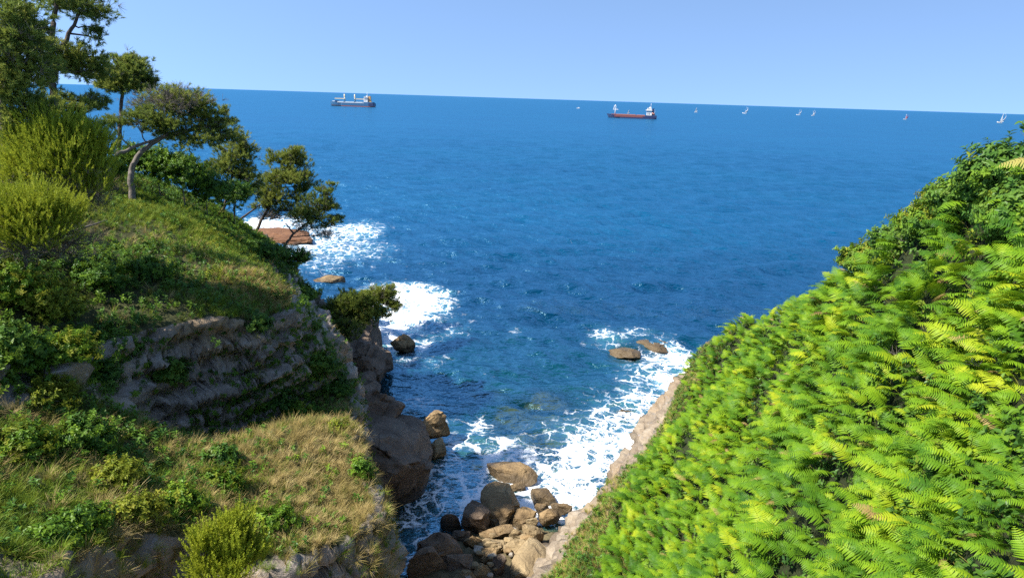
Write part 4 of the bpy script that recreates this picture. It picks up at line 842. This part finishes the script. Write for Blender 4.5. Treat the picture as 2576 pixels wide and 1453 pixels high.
# rocks under the clear water
for i, (px, py, w, h, z) in enumerate([(1290,1060,130,84,-1.65),(1375,1015,140,60,-1.7),(1240,992,100,34,-1.6),(1385,1140,96,50,-1.2),(1348,1105,60,36,-1.15),(1580,888,90,44,-.42),(1650,868,100,40,-.42),(1570,1040,50,24,-.5)]):
    lab = ['large pale-green rock under the clear water in the middle of the cove','submerged rock seaward of the large pale-green one','mossy submerged rock farthest left under the water','submerged rock just right of the foam-washed boulder','small submerged rock between the two larger ones','wave-washed reef rock off the right shore, nearer of the pair','wave-washed reef rock off the right shore, farther of the pair','small rock showing in the white water along the right shore'][i]
    brock(lab, px, py, w, h, M_BED if i < 5 else M_BROWN, 300+i, z, 0.95 if i < 5 else .62, 'rocks under the water', cuts=10, blk=.3, rough=.2)
# left shore: big rocks below the cliff
def lrock(label, cx, cy, cz, rx, ry, rz, seed, mat=None, **kw): return boulder(label, cx, cy, cz, rx, ry, rz, mat or M_GREY, seed, group='shore rocks below the left cliff', **kw)
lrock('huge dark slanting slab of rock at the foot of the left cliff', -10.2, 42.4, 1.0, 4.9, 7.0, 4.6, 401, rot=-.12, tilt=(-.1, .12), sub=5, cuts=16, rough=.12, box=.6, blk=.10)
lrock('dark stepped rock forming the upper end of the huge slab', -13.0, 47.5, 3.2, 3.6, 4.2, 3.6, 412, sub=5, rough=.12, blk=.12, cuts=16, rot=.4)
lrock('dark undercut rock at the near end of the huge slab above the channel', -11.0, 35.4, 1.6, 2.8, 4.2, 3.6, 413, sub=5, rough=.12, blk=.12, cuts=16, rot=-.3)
lrock('sunlit brown broken rock on the seaward end of the huge slab', -6.8, 48.6, 1.5, 1.9, 1.5, 1.5, 402, M_BROWN, rot=.3)
lrock('pale tan block at the water edge right of the huge slab', -5.9, 46.4, .8, .9, .8, 1.0, 403, M_TAN)
lrock('dark boulder with a green algae patch behind the huge slab', -14.4, 53.5, 1.6, 2.6, 3.2, 2.5, 404)
lrock('big dark shore rock with an overhang, middle of the left shore', -16.0, 60.5, 2.0, 3.4, 3.6, 3.0, 405, rough=.13)
lrock('broad dark shore rock behind the overhanging one', -18.2, 67.0, 2.2, 4.0, 3.8, 3.2, 406)
lrock('sunlit brown ledge below the wind-combed bush', -18.6, 72.8, 1.2, 2.7, 1.6, 1.5, 407, M_BROWN, rot=-.3)
lrock('rounded brown rock standing in the foam off the left shore', -13.4, 70.0, .3, 1.9, 1.5, 1.5, 408, M_BROWN)
lrock('brown rock at the foot of the wind-combed bush', -20.4, 77.5, 1.2, 2.4, 2.0, 1.7, 409, M_BROWN)
lrock('low brown reef behind the foam of the breaking wave', -30.5, 96.5, .2, 3.0, 1.8, .9, 410, M_BROWN)
lrock('flat reddish-brown reef beyond the pines', -49.5, 126.0, .2, 10.5, 8.5, 1.25, 411, mat_rock('reddish_reef', [(0.13, 0.06, 0.03), (0.22, 0.11, 0.055), (0.32, 0.17, 0.09)], 1.0, 0.2, wet=.5), rough=.25, blk=.45, sub=5)

# ------------------------------------------------------------------ ships
PT = {k: mat_paint(k, v, 0.45) for k, v in dict(hull_blue=(0.03, 0.13, 0.26), hull_navy=(0.012, 0.03, 0.10), boot_red=(0.32, 0.10, 0.08), deck_red=(0.24, 0.075, 0.06), ship_white=(0.80, 0.80, 0.78), crane_cream=(0.78, 0.62, 0.36), crane_blue=(0.03, 0.15, 0.30), hatch_grey=(0.45, 0.52, 0.56), funnel_orange=(0.62, 0.36, 0.14), glass_dark=(0.02, 0.03, 0.04), coral=(0.42, 0.17, 0.13), sail_white=(0.82, 0.82, 0.80), sail_red=(0.60, 0.06, 0.06), hull_dark=(0.02, 0.03, 0.05)).items()}
def hull_mesh(L, B, z0, z1, bowrake=.07, sheer=0.0, bow_up=0.0, n=24):
    """bow at -X; from height z0 to z1, flared bow and square stern"""
    m = MB(); vs = []
    for i in range(n+1):
        t = i/n; w = B/2*min(1, (math.sin(min(1, t/0.22)*math.pi/2))**.8)*(1 if t < .9 else 1-.25*((t-.9)/.1)**2); w = max(w, .15)
        for k, zz in enumerate((z0, (z0+z1)/2, z1)):
            f = (zz+2)/(z1+2); x = -L/2+L*t-(L*bowrake*f*max(0, 1-t/.25)); ww = w*(0.72+.28*f) if t < .25 else w
            zt = zz+(bow_up*max(0, 1-t/.16)**.5 if k == 2 and t < .16 else 0); vs += [(x, -ww, zt), (x, ww, zt)]
    fs = []
    for i in range(n):
        a = i*6; b = a+6; fs += [(a, b, b+2, a+2), (a+2, b+2, b+4, a+4), (a+1, a+3, b+3, b+1), (a+3, a+5, b+5, b+3), (a+4, b+4, b+5, a+5), (a, a+1, b+1, b)]
    fs += [(0, 2, 3, 1), (2, 4, 5, 3), (n*6, n*6+1, n*6+3, n*6+2), (n*6+2, n*6+3, n*6+5, n*6+4)]; m.add(vs, fs); return m
def bx(name, mat, par, *boxes):
    m = MB()
    for b in boxes: m.box(*b)
    return m.build(name, PT[mat], par)
def tb(name, mat, par, path, r, k=8): m = MB(); m.tube(path, r, k); return m.build(name, PT[mat], par, True)
p0 = atz(890, 268); ship = empty('cargo_ship', (p0[0], p0[1], 0), math.radians(14) + math.atan2(-p0[0], p0[1])*-1*0)
ship.rotation_euler.z = math.radians(-8); tag(ship, 'blue cargo ship with two cream deck cranes on the horizon', 'ship', 'cargo ships at sea')
hull_mesh(100, 16, 1.9, 8.0, bow_up=2.2).build('hull', PT['hull_blue'], ship); hull_mesh(99, 15.7, -2, 1.9).build('waterline_band', PT['boot_red'], ship)
bx('stern_plating', 'hull_navy', ship, ((44, 0, 5.2), (11.5, 16.4, 6.4)))
bx('deckhouse_base', 'hull_blue', ship, ((36.5, 0, 9.2), (22, 15, 2.4)))
for x, l in ((-29, 14), (-8, 24), (15, 17)): bx('hatch_cover', 'hatch_grey', ship, ((x, 0, 9.3), (l, 12.5, 2.4)))
for x, dx in ((-19, -23.5), (5.5, 22)):
    post = tb('crane_pedestal', 'crane_blue', ship, [(x, -5, 8), (x, -5, 15)], 1.5)
    tb('crane_post', 'crane_cream', ship, [(x, -5, 14), (x, -5, 26.5)], [1.7, 1.3])
    bx('crane_jib', 'crane_cream', ship, ((x+dx/2, -5, 16.6), (abs(dx), 1.7, 1.8)))
    bx('crane_cab', 'ship_white', ship, ((x+.4, -6.8, 17.5), (2.4, 1.8, 2.6)))
sp = bx('superstructure', 'ship_white', ship, ((31.5, 0, 14.6), (9, 13, 8.4)), ((32, 0, 20.6), (8, 14.8, 3.6)), ((33, 0, 23.2), (4, 6, 1.6)))
bx('windows', 'glass_dark', sp, ((27.95, 0, 21.0), (.2, 13, 1.2)), ((32, -7.45, 21.0), (6, .2, 1.2)), ((29.6, -6.55, 16), (1, .2, 1.1)), ((32, -6.55, 16), (1, .2, 1.1)), ((34.4, -6.55, 16), (1, .2, 1.1)), ((29.6, -6.55, 13), (1, .2, 1.1)), ((32, -6.55, 13), (1, .2, 1.1)))
tb('mast', 'ship_white', ship, [(33, 0, 23), (33, 0, 31)], [.5, .25]); bx('funnel', 'funnel_orange', ship, ((39.5, 0, 17), (4.6, 6, 13), 0, .8))
bx('lifeboat', 'funnel_orange', ship, ((42.5, -5.5, 11.6), (5, 2.2, 2))); bx('forecastle', 'ship_white', ship, ((-47, 0, 10.6), (6, 5, 1.2)))
bx('windlass', 'hull_navy', ship, ((-40, 0, 10.5), (7, 7, 2.6)))
bx('bulwark', 'ship_white', ship, ((-4, -7.9, 8.5), (64, .25, .9)), ((-4, 7.9, 8.5), (64, .25, .9)))

p0 = atz(1592, 298); ship = empty('cargo_ship', (p0[0], p0[1], 0)); ship.rotation_euler.z = math.radians(-14); tag(ship, 'dark blue cargo ship with red deck and white aft superstructure', 'ship', 'cargo ships at sea')
hull_mesh(86, 13, -1.5, 4.3, bow_up=3.0).build('hull', PT['hull_navy'], ship)
bx('deck_coaming', 'deck_red', ship, ((-6, 0, 5.1), (56, 10.8, 1.6))); bx('hatch_cover', 'coral', ship, ((-13.5, 0, 6.5), (36, 9.6, 1.0))); bx('hatch_cover', 'coral', ship, ((14, 0, 6.3), (15, 9.6, .9)))
bx('side_strake', 'deck_red', ship, ((-8, -6.57, 3.2), (52, .12, 1.8)), ((-8, 6.57, 3.2), (52, .12, 1.8)))
bx('aft_plating', 'hull_navy', ship, ((33, 0, 4.4), (20, 12.6, 4.0))); bx('forecastle', 'deck_red', ship, ((-36, 0, 6.2), (9, 6, 1.8)))
mast = tb('foremast', 'ship_white', ship, [(-34, 0, 6), (-33.4, 0, 14), (-32.6, 0, 20), (-34.4, 0, 23.5)], [.9, .75, .6, .4])
bx('yardarm', 'ship_white', ship, ((-33, 0, 15.2), (9.5, 1.0, 1.1))); tb('bell_ring', 'ship_white', ship, [(-37.5, 0, 16), (-35.8, 0, 18), (-35.2, 0, 22.5)], .6)
sp = bx('superstructure', 'ship_white', ship, ((29, 0, 10.5), (9.5, 10.5, 8.6)), ((28.8, 0, 17.0), (7.5, 8.6, 4.4)), ((28.4, 0, 15.6), (11.5, 13.6, 1.4)), ((30, 0, 20.2), (3.6, 4.2, 2)))
bx('windows', 'glass_dark', sp, ((24.98, 0, 17.6), (.2, 7.6, 1.2)), ((28.8, -4.37, 17.6), (5.6, .2, 1.2)), ((27, -5.32, 9), (1.4, .2, 2.4)), ((30, -5.32, 9), (1.4, .2, 2.4)), ((27, -5.32, 12.2), (1.2, .2, 1)), ((30, -5.32, 12.2), (1.2, .2, 1)))
tb('radar_mast', 'ship_white', ship, [(31, 0, 21), (31, 0, 28)], [.45, .2]); bx('radar_bar', 'ship_white', ship, ((31, 0, 24.4), (.5, 4, .4)))
bx('funnel', 'hull_navy', ship, ((36, 0, 12.8), (3.8, 4.6, 12), 0, .85)); 
m = MB(); m.tube([(34, -4.5, 11.5), (37.5, -4.5, 9), (40, -4.5, 7.6)], [1.2, 1.5, .8], 8); m.build('lifeboat', PT['coral'], ship, True)

# ------------------------------------------------------------------ sailing boats
def sail(name, mat, par, corners, belly, n=7):
    a, b, cc = (Vector(x) for x in corners); m = MB(); vs = []; fs = []; rows = []
    for i in range(n+1):
        row = []
        for j in range(n+1-i):
            u, v = i/n, j/n; w = 1-u-v; q = a*w+b*v+cc*u; q = q+Vector(belly)*(4*(w*v+v*u+u*w)*0.9); row.append(len(vs)); vs.append(q)
        rows.append(row)
    for i in range(n):
        for j in range(n-i):
            fs.append((rows[i][j], rows[i][j+1], rows[i+1][j]))
            if j < n-i-1: fs.append((rows[i][j+1], rows[i+1][j+1], rows[i+1][j]))
    m.add(vs, fs); o = m.build(name, PT[mat], par, True); sd = o.modifiers.new('cloth', 'SOLIDIFY'); sd.thickness = .06; return o
def yacht(px, py, label, hpx, heel=8, yaw=0, kind='jib', colour='sail_white', jib='sail_white', main=True):
    p = atz(px, py); d = math.hypot(p[0], p[1]); hgt = hpx*d/FPX; o = empty('sailing_boat', (p[0], p[1], 0)); o.scale = (hgt/18.0,)*3
    o.rotation_euler = (0, math.radians(heel), math.radians(yaw)); tag(o, label, 'sailing boat', 'sailing boats near the horizon')
    hull_mesh(12, 3.6, -.5, 1.3, .08, n=12).build('hull', PT['sail_white'], o); tb('mast', 'sail_white', o, [(-.8, 0, 1), (-.8, 0, 17.8)], [.14, .09], 6); tb('boom', 'sail_white', o, [(-.8, 0, 2.4), (4.6, .3, 2.3)], .1, 6)
    bx('cabin', 'sail_white', o, ((.3, 0, 1.55), (4.2, 2, .6)))
    if main: sail('mainsail', colour, o, ((-.7, 0, 2.7), (4.5, .4, 2.6), (-.7, 0, 17.6)), (.6, 1.1, 0))
    if kind == 'jib': sail('jib', jib, o, ((-6, 0, 1.6), (-.4, .8, 2.2), (-.9, 0, 15.5)), (0, 1.2, 0))
    elif kind == 'kite': sail('spinnaker', jib, o, ((4.2, 2.5, 3.0), (-2.5, -3.5, 3.4), (1.4, -.4, 17.8)), (3.4, -1.5, 1.0))
    return o
yacht(1751, 283, 'tiny white sailing boat, leftmost of the row right of the dark blue ship', 11, 3, 8, 'jib')
yacht(1873, 286, 'tiny boat with a curved white sail, second of the row from the dark blue ship', 15, 14, 0, 'kite', main=False)
yacht(2008, 290, 'tiny boat with a curved white sail, left of the close pair', 13, 12, 5, 'kite', main=False)
yacht(2045, 291.5, 'tiny white sailing boat, right of the close pair', 12, 5, 15, 'kite')
yacht(2277, 301, 'sailing boat with a red spinnaker', 12, 8, 10, 'kite', jib='sail_red')
yacht(2515, 310, 'white sailing boat farthest to the right, largest of all', 20, 14, 12, 'kite')
yacht(1581, 286, 'tiny sail showing just above the deck of the dark blue ship', 10, 8, 20, 'jib')
yacht(1642, 291, 'small pale sail right behind the stern of the dark blue ship', 14, 8, 20, 'kite')
p0 = atz(1455, 273); mo = empty('motor_boat', (p0[0], p0[1], 0)); tag(mo, 'tiny white motor boat between the two cargo ships', 'boat'); hull_mesh(12, 4, -.4, 1.8, n=10).build('hull', PT['sail_white'], mo)
cb = bx('cabin', 'sail_white', mo, ((.6, 0, 3), (5, 2.8, 2.4))); bx('windscreen', 'glass_dark', cb, ((-1.95, 0, 3.4), (.1, 2.4, .9)))
